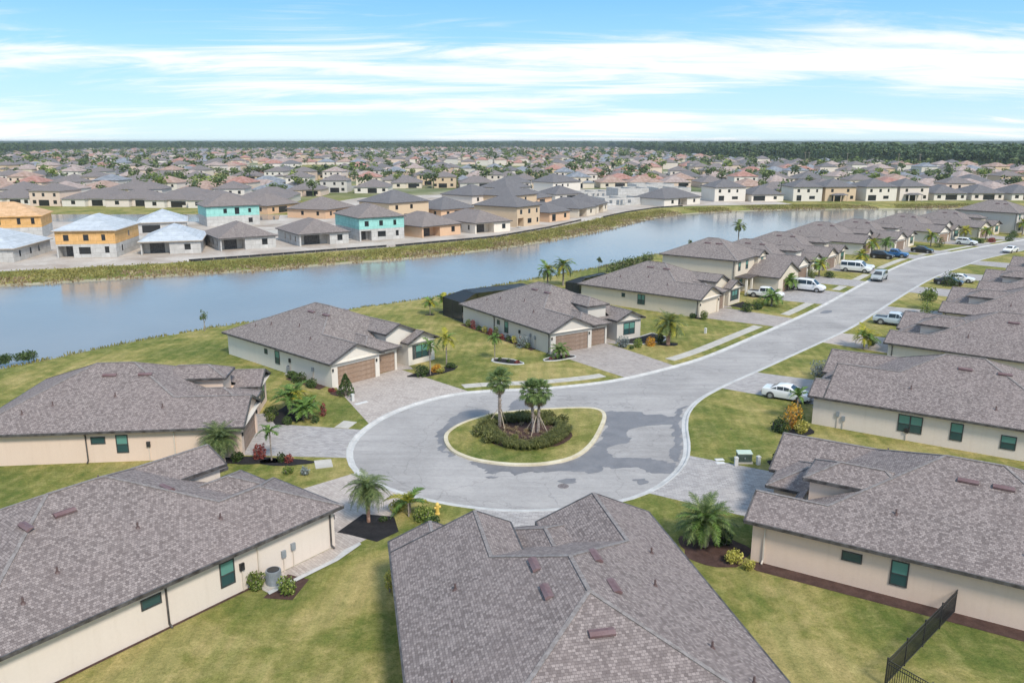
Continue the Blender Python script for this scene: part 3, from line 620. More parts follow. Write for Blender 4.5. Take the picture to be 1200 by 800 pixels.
def visible_spans(vols, i, p, q):
    """parts of a 3-D segment p-q of volume i that no other volume covers"""
    spans = [(0.0, 1.0)]
    for j, B in enumerate(vols):
        if j == i: continue
        x0, x1, y0, y1 = B['r']; lo, hi = 0.0, 1.0
        cons = [(p[0] - x0, q[0] - p[0]), (x1 - p[0], p[0] - q[0]), (p[1] - y0, q[1] - p[1]), (y1 - p[1], p[1] - q[1])]
        for a, b, c in B['pl']:
            fp = a * p[0] + b * p[1] + c - p[2]; fq = a * q[0] + b * q[1] + c - q[2]; e_ = 0.004 if j < i else -0.004
            cons.append((fp + e_, fq - fp))
        ok = True
        for k0, k1 in cons:
            if abs(k1) < 1e-9:
                if k0 < -1e-6: ok = False; break
            else:
                t = -k0 / k1
                if k1 > 0: lo = max(lo, t)
                else: hi = min(hi, t)
        if not ok or hi - lo < 1e-4: continue
        ns = []
        for s0, s1 in spans:
            if hi <= s0 or lo >= s1: ns.append((s0, s1)); continue
            if lo - s0 > 1e-3: ns.append((s0, lo))
            if s1 - hi > 1e-3: ns.append((hi, s1))
        spans = ns
    P, Q = Vector(p), Vector(q)
    return [(P.lerp(Q, a), P.lerp(Q, b)) for a, b in spans]
def roof_lines(v):
    x0, x1, y0, y1 = v['r']; p, ez = v['p'], v['ez']; w = (x1 - x0) / 2; xm = (x0 + x1) / 2; h = ez + p * w
    if v['kind'] == 'asym':
        xp, zp = v['peak']; ez1 = v['ez1']
        return [((x0, y0, ez), (x0, y1, ez)), ((x1, y0, ez1), (x1, y1, ez1))], [((xp, y0, zp), (xp, y1, zp))], [((x0, y0, ez), (xp, y0, zp)), ((x1, y0, ez1), (xp, y0, zp))]
    if v['kind'] == 'shed':
        return [((x0, y0, ez), (x1, y0, ez))], [], [((x0, y0, ez), (x0, y1, ez + p * (y1 - y0))), ((x1, y0, ez), (x1, y1, ez + p * (y1 - y0)))]
    hipf = v['kind'] == 'hip'; hipb = v['kind'] in ('hip', 'gyb') and v.get('back', True)
    eaves = [((x0, y0, ez), (x0, y1, ez)), ((x1, y0, ez), (x1, y1, ez))]; rid = []; rake = []
    ya, yb = (y0 + w if hipf else y0), (y1 - w if hipb else y1)
    if hipf and hipb and ya > yb:     # ridge runs along x
        d = (y1 - y0) / 2; h2 = ez + p * d; ym = (y0 + y1) / 2
        eaves += [((x0, y0, ez), (x1, y0, ez)), ((x0, y1, ez), (x1, y1, ez))]
        A_, B_ = (x0 + d, ym, h2), (x1 - d, ym, h2)
        return eaves, [(A_, B_), ((x0, y0, ez), A_), ((x0, y1, ez), A_), ((x1, y0, ez), B_), ((x1, y1, ez), B_)], []
    rid.append(((xm, ya, h), (xm, yb, h)))
    if hipf: eaves.append(((x0, y0, ez), (x1, y0, ez))); rid += [((x0, y0, ez), (xm, ya, h)), ((x1, y0, ez), (xm, ya, h))]
    else: rake += [((x0, y0, ez), (xm, y0, h)), ((x1, y0, ez), (xm, y0, h))]
    if hipb: eaves.append(((x0, y1, ez), (x1, y1, ez))); rid += [((x0, y1, ez), (xm, yb, h)), ((x1, y1, ez), (xm, yb, h))]
    return eaves, rid, rake
def build_roof(root, vols, mat, caps=True, soffit=True):
    rf = roof_mesh(vols).obj('roof', mat, root)
    fb, cb = MB(), MB()
    for i, v in enumerate(vols):
        ea, ri, ra = roof_lines(v)
        for a, b in ea + ra:
            for s0, s1 in visible_spans(vols, i, a, b):
                fb.bar(s0 - Vector((0, 0, 0.075)), s1 - Vector((0, 0, 0.075)), 0.11, 0.19)
        if caps:
            for a, b in ri:
                for s0, s1 in visible_spans(vols, i, a, b): cb.bar(s0 + Vector((0, 0, 0.006)), s1 + Vector((0, 0, 0.006)), 0.20, 0.04)
    fb.obj('gutter', 'fascia', root)
    if caps: cb.obj('ridge_cap', 'ridge', rf)
    if soffit:
        sb = MB()
        for i, v in enumerate(vols):
            if v['kind'] == 'asym': continue
            x0, x1, y0, y1 = v['r']; z = v['ez'] - 0.13 - 0.004 * i
            sb.face([(x0, y0, z), (x0, y1, z), (x1, y1, z), (x1, y0, z)])
        sb.obj('soffit', 'soffit', root)
    return rf

# ------------------------------------------------------------------ windows, doors and other house parts (meshes shared through a cache)
CACHE = {}
def cached(key, fn):
    if key not in CACHE: CACHE[key] = fn()
    return CACHE[key]
def window(root, x, y, ang, z0, w, h, kind='sash', simple=False, m_up='blind', m_lo='dark_glass'):
    """ang: direction the window looks to, in the house's frame; local -y looks out"""
    def frame():
        b = MB(); t = 0.07; d = 0.05
        b.box(-w / 2, w / 2, -d, 0, 0, t); b.box(-w / 2, w / 2, -d, 0, h - t, h)
        b.box(-w / 2, -w / 2 + t, -d, 0, t, h - t); b.box(w / 2 - t, w / 2, -d, 0, t, h - t)
        if kind in ('sash', 'double'): b.box(-w / 2 + t, w / 2 - t, -d + 0.006, 0, h * 0.47 - 0.03, h * 0.47 + 0.03)
        if kind == 'double': b.box(-0.05, 0.05, -d - 0.004, 0, t, h - t)
        return b.mesh('window', 'frame')
    fr = inst('window', cached(('wf', w, h, kind), frame), root, (x, y, z0), (0, 0, ang))
    def pane(x0, x1, a, b_, m):
        return lambda: (lambda q: (q.box(x0, x1, -0.022, -0.002, a, b_), q.mesh('pane', m))[1])(MB())
    if kind == 'fixed' or simple: inst('pane', cached(('pn', w, h, m_lo), pane(-w / 2 + 0.06, w / 2 - 0.06, 0.06, h - 0.06, m_lo)), fr)
    elif kind == 'sash':
        inst('pane', cached(('pu', w, h, m_up), pane(-w / 2 + 0.06, w / 2 - 0.06, h * 0.47, h - 0.06, m_up)), fr)
        inst('pane', cached(('pl', w, h, m_lo), pane(-w / 2 + 0.06, w / 2 - 0.06, 0.06, h * 0.47, m_lo)), fr)
    else:
        for s, (a, b_) in enumerate(((-w / 2 + 0.06, -0.05), (0.05, w / 2 - 0.06))):
            inst('pane', cached(('pu2', w, h, s, m_up), pane(a, b_, h * 0.47, h - 0.06, m_up)), fr)
            inst('pane', cached(('pl2', w, h, s, m_lo), pane(a, b_, 0.06, h * 0.47, m_lo)), fr)
    return fr
def hollow(root, x, y, ang, z0, w, h, m='opening'):
    def f():
        b = MB(); b.box(-w / 2, w / 2, -0.02, 0.0, 0, h); return b.mesh('window', m)
    return inst('window', cached(('hl', w, h, m), f), root, (x, y, z0), (0, 0, ang))
def garage_door(root, x, y, w, m='garage', h=2.13, ang=0.0, bays=4):
    def panel():
        b = MB(); pw = w / bays
        b.box(-w / 2, w / 2, -0.02, 0.02, 0.012, h / 4 - 0.012)
        for i in range(bays): b.box(-w / 2 + i * pw + 0.07, -w / 2 + (i + 1) * pw - 0.07, -0.035, -0.019, 0.08, h / 4 - 0.08)
        return b.mesh('panel', m)
    def track():
        b = MB(); b.box(-w / 2, w / 2, 0.03, 0.05, 0, h); return b.mesh('garage_door', 'opening')
    d = inst('garage_door', cached(('gd', w, h, m), track), root, (x, y, 0), (0, 0, ang))
    for i in range(4): inst('panel', cached(('gp', w, h, m), panel), d, (0, 0, i * h / 4))
    return d
def prism_wall(b, poly, z0, z1):
    n = len(poly)
    for i in range(n):
        p, q = poly[i], poly[(i + 1) % n]
        b.face([(p[0], p[1], z0), (q[0], q[1], z0), (q[0], q[1], z1), (p[0], p[1], z1)])
def vent_on(root, vols, x, y, ang, w=1.1, d=0.42):
    z = max(vz(v, x, y) for v in vols if v['r'][0] < x < v['r'][1] and v['r'][2] < y < v['r'][3])
    def f():
        b = MB(); pr_ = [(-d / 2, 0.02), (-d / 2 + 0.02, 0.14), (0.0, 0.17), (d / 2, 0.03)]
        for i in range(3):
            (a, za), (c, zc) = pr_[i], pr_[i + 1]; b.face([(-w / 2, a, za), (w / 2, a, za), (w / 2, c, zc), (-w / 2, c, zc)])
        for s in (-1, 1): b.face([(s * w / 2, a, za) for a, za in (pr_ if s > 0 else pr_[::-1])])
        return b.mesh('roof_vent', 'vent')
    best = [v for v in vols if v['r'][0] < x < v['r'][1] and v['r'][2] < y < v['r'][3] and abs(vz(v, x, y) - z) < 1e-6][0]
    a, b_, c = min(best['pl'], key=lambda q: q[0] * x + q[1] * y + q[2])
    up = Vector((a, b_, 0)).normalized(); nrm = Vector((-a, -b_, 1)).normalized()
    yax = Vector((up.x, up.y, up.x * a + up.y * b_)).normalized(); xax = yax.cross(nrm)
    from mathutils import Matrix
    M = Matrix((xax, yax, nrm)).transposed()
    o = inst('roof_vent', cached(('vent', w), f), root, (x, y, z + 0.005), M.to_euler())
    return o
def pipe_on(root, vols, x, y, h=0.32):
    z = max(vz(v, x, y) for v in vols if v['r'][0] < x < v['r'][1] and v['r'][2] < y < v['r'][3])
    def f():
        b = MB(); b.tube([(0, 0, -0.1), (0, 0, h)], [0.055, 0.05], 8); b.tube([(0, 0, -0.06), (0, 0, 0.06)], [0.16, 0.08], 8); return b.mesh('vent_pipe', 'pipe')
    inst('vent_pipe', cached(('pipe', h), f), root, (x, y, z))
def downspout(root, x, y, ox, oy, z1=2.6, m='fascia', foot=(0, -1)):
    b = MB(); b.bar((x + ox * 0.42, y + oy * 0.42, z1), (x + ox * 0.06, y + oy * 0.06, z1 - 0.32), 0.08, 0.08)
    b.bar((x + ox * 0.06, y + oy * 0.06, z1 - 0.3), (x + ox * 0.06, y + oy * 0.06, 0.18), 0.085, 0.085)
    b.bar((x + ox * 0.06, y + oy * 0.06, 0.2), (x + ox * 0.35, y + oy * 0.35, 0.08), 0.085, 0.085)
    b.obj('downspout', m, root)

WD, LD = 14.95, 20.8
def single_house(name, label, X, Y, th, wall='cream', roof='roof', trim=None, elev='hippop', door='garage', detail=2, wins=(), spouts=(), vents=True, group=None, hipgarage=False, garage_open=False, front='double'):
    root = thing(name, label, 'house', (X, Y, 0), th, group)
    fp = [(0, 0), (0.75, 0), (0.75, 0.16), (5.65, 0.16), (5.65, 0), (6.2, 0), (6.2, 0.62), (6.42, 0.62), (6.42, 0.80), (8.86, 0.80), (8.86, 0.62), (9.12, 0.62),
          (9.12, 4.2), (11.0, 4.2), (11.0, 0.85), (WD, 0.85), (WD, LD), (0, LD)]
    w = MB(); prism_wall(w, fp, -0.3, 2.83)
    H = 2.83
    w.box(0.752, 5.648, 0.003, 0.157, 2.14, H - 0.01); w.box(6.422, 8.858, 0.623, 0.797, 2.14, H - 0.01)
    ge = 0.36
    if not hipgarage:
        pk = 2.7 + P0 * (3.1 + 0.45) - 0.06; w.face([(0, 0, H), (6.2, 0, H), (3.1, 0, pk)])
    pk = 2.7 + P0 * (WD + 0.45 - 10.65) / 2 - 0.07
    xb = (10.65 + WD + 0.45) / 2; w.face([(11.0, 0.85, H), (WD, 0.85, H), (xb, 0.85, pk)])
    # the raised bay over the entry
    if elev == 'hippop':
        w.box(8.05, 10.95, 3.15, 8.0, 2.0, 4.5, False)
    else:
        w.face([(8.9, 2.1, 2.0), (14.4, 2.1, 2.0), (14.4, 2.1, 3.05), (10.64, 2.1, 4.73), (8.9, 2.1, 3.97)]); w.face([(8.9, 6.5, 2.0), (8.9, 2.1, 2.0), (8.9, 2.1, 3.97), (8.9, 6.5, 3.97)])
    wall_o = w.obj('wall', wall, root)
    vols = [vol(-0.45, 6.65, -0.35, 5.9, kind='gy'), vol(10.65, WD + 0.45, 0.42, 1.78 if elev == 'gablepop' else 4.75, kind='gy'), vol(-0.45, WD + 0.45, 2.3, LD + 0.45),
            vol(4.2, 9.5, 0.15, 7.5, kind='hip', back=False)]
    if hipgarage: vols[0] = vol(-0.45, 6.65, -0.45, 5.9, back=False)
    if elev == 'hippop': vols.append(vol(7.7, 11.3, 2.8, 9.0, ez=4.47))
    elif elev == 'gablepop':
        xr = WD + 0.45; xp = (xr + 8.6) / 2 - (3.9 - 2.7) / (2 * P0)
        vols.insert(0, dict(r=(8.6, xr, 1.75, 7.1), pl=[(P0, 0, 3.9 - P0 * 8.6), (-P0, 0, 2.7 + P0 * xr)], ez=3.9, ez1=2.7, p=P0, kind='asym', peak=(xp, 3.9 + P0 * (xp - 8.6))))
    build_roof(root, vols, roof, caps=detail > 0, soffit=True)
    # doors and front windows
    if garage_open:
        b = MB(); b.box(0.78, 5.62, 0.163, 0.19, 0, 2.13); b.obj('garage_doorway', 'opening', root)
    else: garage_door(root, 3.2, 0.13, 4.88, door)
    garage_door(root, 7.64, 0.77, 2.42, door, bays=2)
    b = MB(); b.box(9.55, 10.5, 4.12, 4.19, 0, 2.1); ed = b.obj('entry_door', 'garage_br', root)
    hb = MB(); hb.box(9.62, 9.68, 4.06, 4.12, 0.95, 1.1); hb.obj('handle', 'metal', ed)
    cx = 13.0
    window(root, cx, 0.85, 0, 0.65, 1.9, 1.55, 'double')
    if elev == 'gablepop':
        for s in (-1, 1):
            b = MB(); b.box(cx + s * 1.2 - 0.2, cx + s * 1.2 + 0.2, 0.80, 0.848, 0.62, 2.23); b.obj('shutter', 'shutter', root)
    if detail > 1:
        # stone plinths between the garage doors, and wall lamps
        for a, b_, yy in ((0.02, 0.4, -0.05), (5.66, 6.16, -0.05)):
            q = MB(); q.box(a + 0.05, a + 0.2, yy - 0.08, -0.003, 1.75, 2.05); q.obj('wall_lamp', 'black', root)
        q = MB(); q.box(0.0, 6.2, -0.06, -0.004, 2.52, 2.66); q.obj('trim_band', trim or 'warm', root)
    for (side, t, z0, w_, h_, k) in wins:
        if side == 'L': window(root, 0, t, -pi / 2, z0, w_, h_, k)
        elif side == 'R': window(root, WD, t, pi / 2, z0, w_, h_, k)
        elif side == 'B': window(root, t, LD, pi, z0, w_, h_, k)
    for s in spouts:
        if s[0] == 'L': downspout(root, 0, s[1], -1, 0, m=s[2])
        elif s[0] == 'R': downspout(root, WD, s[1], 1, 0, m=s[2])
    if vents:
        for (x, y, a) in ((5.9, 11.8, 0), (5.9, 8.9, 0), (9.3, 12.6, 0), (9.3, 9.9, 0)) if vents is True else vents: vent_on(root, vols, x, y, a)
        if detail > 0:
            for x, y in ((2.0, 6.5), (2.6, 15.2), (1.7, 17.2), (12.6, 8.3), (13.6, 14.8), (12.2, 17.1), (3.4, 10.6)): pipe_on(root, vols, x, y)
    return root, vols

HOUSES = {}
HOUSES['A'] = single_house('single_storey_house', 'cream stucco house in the bottom left corner, air conditioner at its long wall', -11.14, 47.1, 2.48, 'cream', 'roof_purple', elev='gablepop', hipgarage=True,
    wins=[('L', 7.6, 0.75, 0.92, 1.5, 'sash'), ('L', 12.0, 1.55, 1.1, 0.6, 'fixed')], spouts=[('L', 0.35, 'fascia'), ('L', 11.2, 'fascia'), ('L', 5.6, 'lightpipe')],
    vents=((5.6, 7.6, 0), (5.9, 13.2, 0), (5.9, 15.1, 0), (7.4, 17.0, 0)))
HOUSES['B'] = single_house('single_storey_house', 'peach stucco house at left edge above the lake lawn, palm before its long wall', -21.7, 62.0, 1.673, 'peach', 'roof_purple', elev='hippop', door='garage_br',
    wins=[('L', 9.2, 0.75, 0.92, 1.5, 'sash'), ('L', 11.0, 1.55, 1.1, 0.6, 'fixed')], spouts=[('L', 11.9, 'fascia'), ('L', 5.2, 'lightpipe')])
HOUSES['H'] = single_house('single_storey_house', 'off white house at left of the cul-de-sac with tan garage doors and black window shutters', -18.5, 80.8, 0.83, 'white', 'roof', elev='gablepop', trim='warm',
    wins=[('L', 10.1, 0.75, 0.92, 1.5, 'sash'), ('L', 12.4, 1.5, 0.62, 0.6, 'fixed')], spouts=[])
HOUSES['D'] = single_house('single_storey_house', 'light grey house above the cul-de-sac with brown garage doors and black pool cage behind', 4.6, 94.6, 0.58, 'grey', 'roof', door='garage_br',
    wins=[('L', 9.7, 0.75, 0.92, 1.5, 'sash'), ('L', 11.6, 1.5, 0.62, 0.6, 'fixed')], spouts=[('L', 0.3, 'fascia'), ('L', 12.6, 'fascia')])
HOUSES['E'] = single_house('single_storey_house', 'cream house right of the grey one, its wide garage door standing open', 26.9, 115.3, 0.866, 'yellow', 'roof', elev='gablepop', garage_open=True, door='garage_br',
    wins=[('L', 9.7, 0.75, 1.3, 1.5, 'double'), ('L', 12.9, 1.5, 0.62, 0.6, 'fixed')], spouts=[('L', 0.3, 'fascia')])
HOUSES['Z'] = single_house('single_storey_house', 'house at the bottom centre seen from behind and above, mauve shingle roof with maroon vents', 8.0, 45.9, 3.34, 'peach', 'roof_purple', elev='gablepop', wins=[('R', 6.5, 0.75, 0.92, 1.5, 'sash')],
    vents=((9.0, 9.6, 0), (9.0, 12.0, 0), (6.0, 9.4, 0), (6.0, 12.2, 0), (7.5, 15.2, 0)))
HOUSES['R0'] = single_house('single_storey_house', 'peach stucco house at lower right beside the black fence, raised bay in its roof', 21.6, 58.5, -2.12, 'peach', 'roof_purple', door='garage_br',
    wins=[('R', 6.5, 1.5, 1.1, 0.6, 'fixed'), ('R', 9.0, 0.75, 0.92, 1.5, 'sash')], spouts=[('R', 1.6, 'lightpipe')], vents=((9.2, 11.6, 0), (9.2, 13.4, 0), (6, 12, 0)))
HOUSES['R1'] = single_house('single_storey_house', 'cream stucco house at right with three windows in its long wall', 34.5, 83.0, -2.15, 'cream', 'roof_purple', door='garage_br', elev='gablepop',
    wins=[('R', 8.8, 0.75, 1.9, 1.5, 'double'), ('R', 12.3, 0.75, 0.95, 1.5, 'sash'), ('R', 16.0, 0.75, 1.1, 1.15, 'sash')], spouts=[], vents=((9.2, 12.0, 0), (9.2, 15.0, 0), (6, 12, 0)))
HOUSES['R2'] = single_house('single_storey_house', 'cream house second up the right side with yellow palm clump at its corner', 51.1, 102.0, -2.24, 'cream', 'roof_purple', door='garage_br', detail=1, spouts=[('R', 1.3, 'fascia')], vents=((9.2, 12.0, 0), (9.2, 14.4, 0), (6, 12, 0)))
def copy_house(src, name, label, X, Y, th, group=None, roof=None, wall=None):
    c = copy_tree(HOUSES[src][0]); c.location = (X, Y, 0); c.rotation_euler = (0, 0, th); c['label'] = label
    if group: c['group'] = group
    for ch in c.children:
        b = ch.name.split('.')[0]
        if b == 'wall' and wall or b == 'roof' and roof:
            ch.data = ch.data.copy(); ch.data.materials[0] = MAT[wall if b == 'wall' else roof]
    return c
GRP_L, GRP_R = 'houses along the lake side of the street', 'houses along the right side of the street'
ROWL = [('E2', 59.2, 0, 'G', 'white'), ]
def row_left(s, setb, ang):   # helper only for readable numbers
    return
for key, X, Y, th, src, wl_, lab in (
    ('G', 51.2, 146.3, 0.90, 'D', 'white', 'cream house just beyond the two storey one, white van on its drive'),
    ('H2', 61.4, 159.4, 0.90, 'D', 'yellow', 'pale yellow house with two garage doors, third past the two storey house'),
    ('J', 77.6, 181.0, 0.88, 'H', 'white', 'cream house with raised gable beside the black and blue cars'),
    ('K', 88.0, 188.0, 0.80, 'D', 'warm', 'cream house behind the parked black sedan'),
    ('L', 105.5, 203.0, 0.72, 'H', 'white', 'cream house with raised gable behind the white hatchback'),
    ('M', 122.0, 214.5, 0.68, 'D', 'yellow', 'yellowish house near the far bend with three garage doors in sight')):
    HOUSES[key] = (copy_house(src, 'single_storey_house', lab, X, Y, th, GRP_L, wall=wl_), None)
for X, Y, th, lab in ((66.0, 119.3, -2.24, 'third roof up the right side of the street, low wall of its raised bay showing'), (80.2, 135.9, -2.24, 'fourth roof up the right side, beyond the parked dark car'),
                      (94.0, 151.5, -2.26, 'fifth roof up the right side of the street'), (108.0, 166.5, -2.34, 'sixth roof up the right side, by the white sedan'), (124.5, 180.5, -2.42, 'seventh roof up the right side, at the edge of the picture')):
    copy_house('R2', 'single_storey_house', lab, X, Y, th, GRP_R)
# more of the right-hand side, partly out of frame
def two_storey(name, label, X, Y, th, wall, roof, W_=11.5, L_=13.5, group=None, garage_right=True):
    root = thing(name, label, 'house', (X, Y, 0), th, group)
    b = MB(); b.box(0, W_, 0, L_, -0.3, 5.72, False)
    b.box(W_ * 0.42, W_ + 2.4, -5.6, 0.01, -0.3, 2.82, False); b.obj('wall', wall, root)
    b = MB(); b.face([(W_ * 0.42, -5.6, 2.82), (W_ + 2.4, -5.6, 2.82), ((W_ * 1.42 + 2.4) / 2, -5.6, 2.7 + P0 * (W_ * 0.58 + 3.0) / 2 - 0.05)])
    b.face([(W_ - 3.6, -0.6, 5.7), (W_ - 0.2, -0.6, 5.7), (W_ - 1.9, -0.6, 6.35)]); b.box(W_ - 3.6, W_ - 0.2, -0.6, 0, 2.9, 5.7, False); b.obj('front_bay', wall, root)
    vols = [vol(-0.45, W_ + 0.45, -0.45, L_ + 0.45, ez=5.6), vol(W_ - 4.0, W_ + 0.2, -0.95, 6, ez=5.55, kind='gy')]
    build_roof(root, vols, roof)
    low = [vol(W_ * 0.42 - 0.4, W_ + 2.8, -5.95, -0.02, kind='gy')]; rf = roof_mesh(low)
    for v in low:
        ea, ri, ra = roof_lines(v)
    rf.obj('porch_roof', roof, root); g_ = MB()
    for a, b_ in ea + ra: g_.bar(Vector(a) - Vector((0, 0, .07)), Vector(b_) - Vector((0, 0, .07)), 0.1, 0.18)
    g_.obj('gutter', 'fascia', root)
    p = MB(); p.box(-0.2, W_ * 0.42 - 0.45, -2.3, -0.01, 2.75, 2.9); p.obj('porch_canopy', roof, root)
    for x in (0.1, 2.2):
        q = MB(); q.box(x, x + 0.3, -2.1, -1.8, 0, 2.74); q.obj('porch_column', 'warm', root)
    garage_door(root, (W_ * 1.42 + 2.4) / 2, -5.62, 4.88, 'garage_br')
    for x in (1.5, 4.6): window(root, x, 0, 0, 3.7, 0.95, 1.45, 'sash')
    window(root, W_ - 1.9, -0.6, 0, 3.7, 0.95, 1.45, 'sash')
    window(root, 2.4, 0, 0, 0.7, 1.3, 1.5, 'double')
    downspout(root, 0, 0.3, -1, 0, z1=5.5)
    vent_on(root, vols, 4.0, 4.9, 0); vent_on(root, vols, 4.0, 7.0, 0)
    return root
two_storey('two_storey_house', 'pale yellow two storey house between the lake and the street', 36.9, 134.2, 0.90, 'yellow', 'roof')
two_storey('two_storey_house', 'two storey house at the far bend of the street, grey side wall', 137.5, 224.5, 0.66, 'grey', 'roof', 12, 16)
# ------------------------------------------------------------------ driveways, sidewalks, beds
def to_world(X, Y, th, p): return (X + p[0] * cos(th) - p[1] * sin(th), Y + p[0] * sin(th) + p[1] * cos(th))
kerb_back = offset(road_line, rs_ * 0.58, False)
def nearest_kerb(p):
    return min(range(len(kerb_back)), key=lambda i: hypot(kerb_back[i][0] - p[0], kerb_back[i][1] - p[1]))
def kerb_hit(p, d):
    """where a ray from p along d meets the back of the kerb"""
    best = None
    for i in range(len(kerb_back) - 1):
        a, b = kerb_back[i], kerb_back[i + 1]; ex, ey = b[0] - a[0], b[1] - a[1]
        det = d[0] * (-ey) + ex * d[1]
        if abs(det) < 1e-9: continue
        t = ((a[0] - p[0]) * (-ey) + ex * (a[1] - p[1])) / det; s_ = (d[0] * (a[1] - p[1]) - d[1] * (a[0] - p[0])) / det
        if t > 0 and 0 <= s_ <= 1 and (best is None or t < best[0]): best = (t, i, (p[0] + d[0] * t, p[1] + d[1] * t))
    return best
DRIVES = []
def driveway(X, Y, th, mat, x0=0.35, x1=9.2, flare=0.5, walk=True, narrow=1.3, entry=True):
    W_ = lambda p: to_world(X, Y, th, p)
    d = (sin(th), -cos(th)); a, b = W_((x0, 0.1)), W_((x1, 0.75))
    dxl = (-cos(th), -sin(th))
    ha, hb_ = kerb_hit(W_((x0 + narrow, 0)), d), kerb_hit(W_((x1 - narrow * 0.6, 0)), d)
    i0, i1 = ha[1], hb_[1]
    step = 1 if i1 >= i0 else -1
    mid = [kerb_back[i] for i in range(i0 + (1 if step > 0 else 0), i1 + (1 if step > 0 else 0), step)]
    poly = [a, ha[2]] + mid + [hb_[2], b]
    if entry: poly += [W_((9.9, -0.4)), W_((10.9, 0.4)), W_((10.95, 4.1)), W_((9.2, 4.1)), W_((9.18, 0.78))]
    poly += [W_((6.3, 0.60)), W_((6.1, 0.1))]
    DRIVES.append(poly); sheet('driveway', poly, 0.008, mat)
driveway(4.6, 94.6, 0.58, 'paver', narrow=0.6)
driveway(26.9, 115.3, 0.866, 'paver')
driveway(21.6, 58.5, -2.12, 'paver_g', narrow=0.2)
driveway(34.5, 83.0, -2.15, 'paver_g', narrow=0.6)
driveway(51.1, 102.0, -2.24, 'paver_w')
driveway(36.9 + 5.5 * sin(.9), 134.2 - 5.5 * cos(.9), 0.9, 'paver_g', x0=-1.0, x1=13.4, entry=False)
driveway(8.0, 45.9, 3.34, 'paver_g', narrow=0.2)
for X, Y, th in ((51.2, 146.3, .9), (61.4, 159.4, .9), (77.6, 181.0, .88), (88.0, 188.0, .8), (105.5, 203, .72), (122, 214.5, .68), (66.0, 119.3, -2.24), (80.2, 135.9, -2.24), (94.0, 151.5, -2.26), (108, 166.5, -2.34)):
    driveway(X, Y, th, 'paver_g')
def kb_arc(p0, p1):
    i0, i1 = nearest_kerb(p0), nearest_kerb(p1); st = 1 if i1 >= i0 else -1
    return [kerb_back[i] for i in range(i0, i1 + st, st)]
hw = lambda p: to_world(-18.5, 80.8, 0.83, p)
pl_ = [hw((0.5, 0.1))] + kb_arc((-12.3, 70.6), (-4.6, 79.4)) + [hw((9.4, 0.2)), hw((10.4, -0.6)), hw((10.95, 0.4)), hw((10.95, 4.1)), hw((9.2, 4.1)), hw((9.15, 0.75)), hw((6.3, .6)), hw((6.1, .1))]
DRIVES.append(pl_); sheet('driveway', pl_, 0.008, 'paver_w')
bw = lambda p: to_world(-21.7, 62.0, 1.673, p)
pl_ = [bw((0.4, 0.1)), (-20.5, 62.3)] + kb_arc((-13.0, 62.6), (-12.7, 69.0)) + [(-20.6, 69.8), bw((9.6, -1.2)), bw((10.95, 0.2)), bw((10.95, 4.1)), bw((9.2, 4.1)), bw((9.15, .7)), bw((6.3, .6)), bw((6.1, .1))]
DRIVES.append(pl_); sheet('driveway', pl_, 0.008, 'paver_g')
aw = lambda p: to_world(-11.14, 47.1, 2.48, p)
pl_ = [aw((-0.25, 0.1)), aw((-0.9, 0.1)), aw((-0.9, -2.2))] + kb_arc((-7.6, 55.0), (-12.0, 59.2)) + [aw((9.2, -1.2)), aw((10.9, 0.4)), aw((10.9, 4.1)), aw((9.2, 4.1)), aw((9.15, .75)), aw((6.3, .6)), aw((6.1, .1))]
DRIVES.append(pl_); sheet('driveway', pl_, 0.008, 'paver_w')
sheet('side_path', [aw((-0.05, 0.1)), aw((-0.9, 0.1)), aw((-1.3, 1.2)), aw((-1.25, 6.0)), aw((-0.05, 6.0))], 0.013, 'paver_w')
sheet('path_edging', [aw((-0.9, -1.2)), aw((-1.2, -1.1)), aw((-1.65, 1.2)), aw((-1.6, 6.1)), aw((-1.25, 6.0)), aw((-1.3, 1.2)), aw((-0.92, 0.1))], 0.05, 'kerb')
# sidewalk on the lake side of the street: single slabs with open joints
sw = thing('sidewalk', 'x', 'x'); del sw['label']; del sw['category']; sw['kind'] = 'structure'
rl = [p for i, p in enumerate(road_line) if i <= nearest_kerb((-12.6, 59.5))]
inn_l, out_l = offset(rl, rs_ * 1.75, False), offset(rl, rs_ * 3.1, False)
k_sl = 0
for i in range(2, len(rl) - 1):
    a, b, c, d = Vector((*inn_l[i], 0)), Vector((*inn_l[i + 1], 0)), Vector((*out_l[i + 1], 0)), Vector((*out_l[i], 0))
    ctr = (a + b + c + d) / 4
    if any(inside((q.x, q.y), P_) for P_ in DRIVES for q in (a, b, c, d, ctr)): continue
    if ctr.y > 235: continue
    sh = [ctr + (q - ctr) * 0.985 for q in (a, b, c, d)]
    m_ = MB(); n_ = 4
    lo = [(q.x, q.y, -0.05) for q in sh]; hi = [(q.x, q.y, 0.03) for q in sh]
    m_.v = lo + hi; m_.f = [(4, 5, 6, 7), (0, 1, 5, 4), (1, 2, 6, 5), (2, 3, 7, 6), (3, 0, 4, 7)]
    if area([(q.x, q.y) for q in sh]) < 0: m_.f = [tuple(reversed(f)) for f in m_.f]
    m_.uv = [None] * 5; m_.obj('slab', 'walk', sw)
def bed(poly, m='mulch', edge=None):
    sheet('mulch_bed', poly, 0.016, m)
    if edge:
        p = resample(poly, 0.35); s_ = 1 if area(p) < 0 else -1
        struct('bed_edging', ribbon(p, [(0, 0), (0, 0.09), (s_ * 0.16, 0.09), (s_ * 0.18, 0.0)], True), 'kerb')
bed([(-11.4, 48.9), (-10.2, 51.6), (-8.0, 51.2), (-7.4, 49.0), (-8.6, 47.6), (-10.6, 48.6)], 'mulch_b')
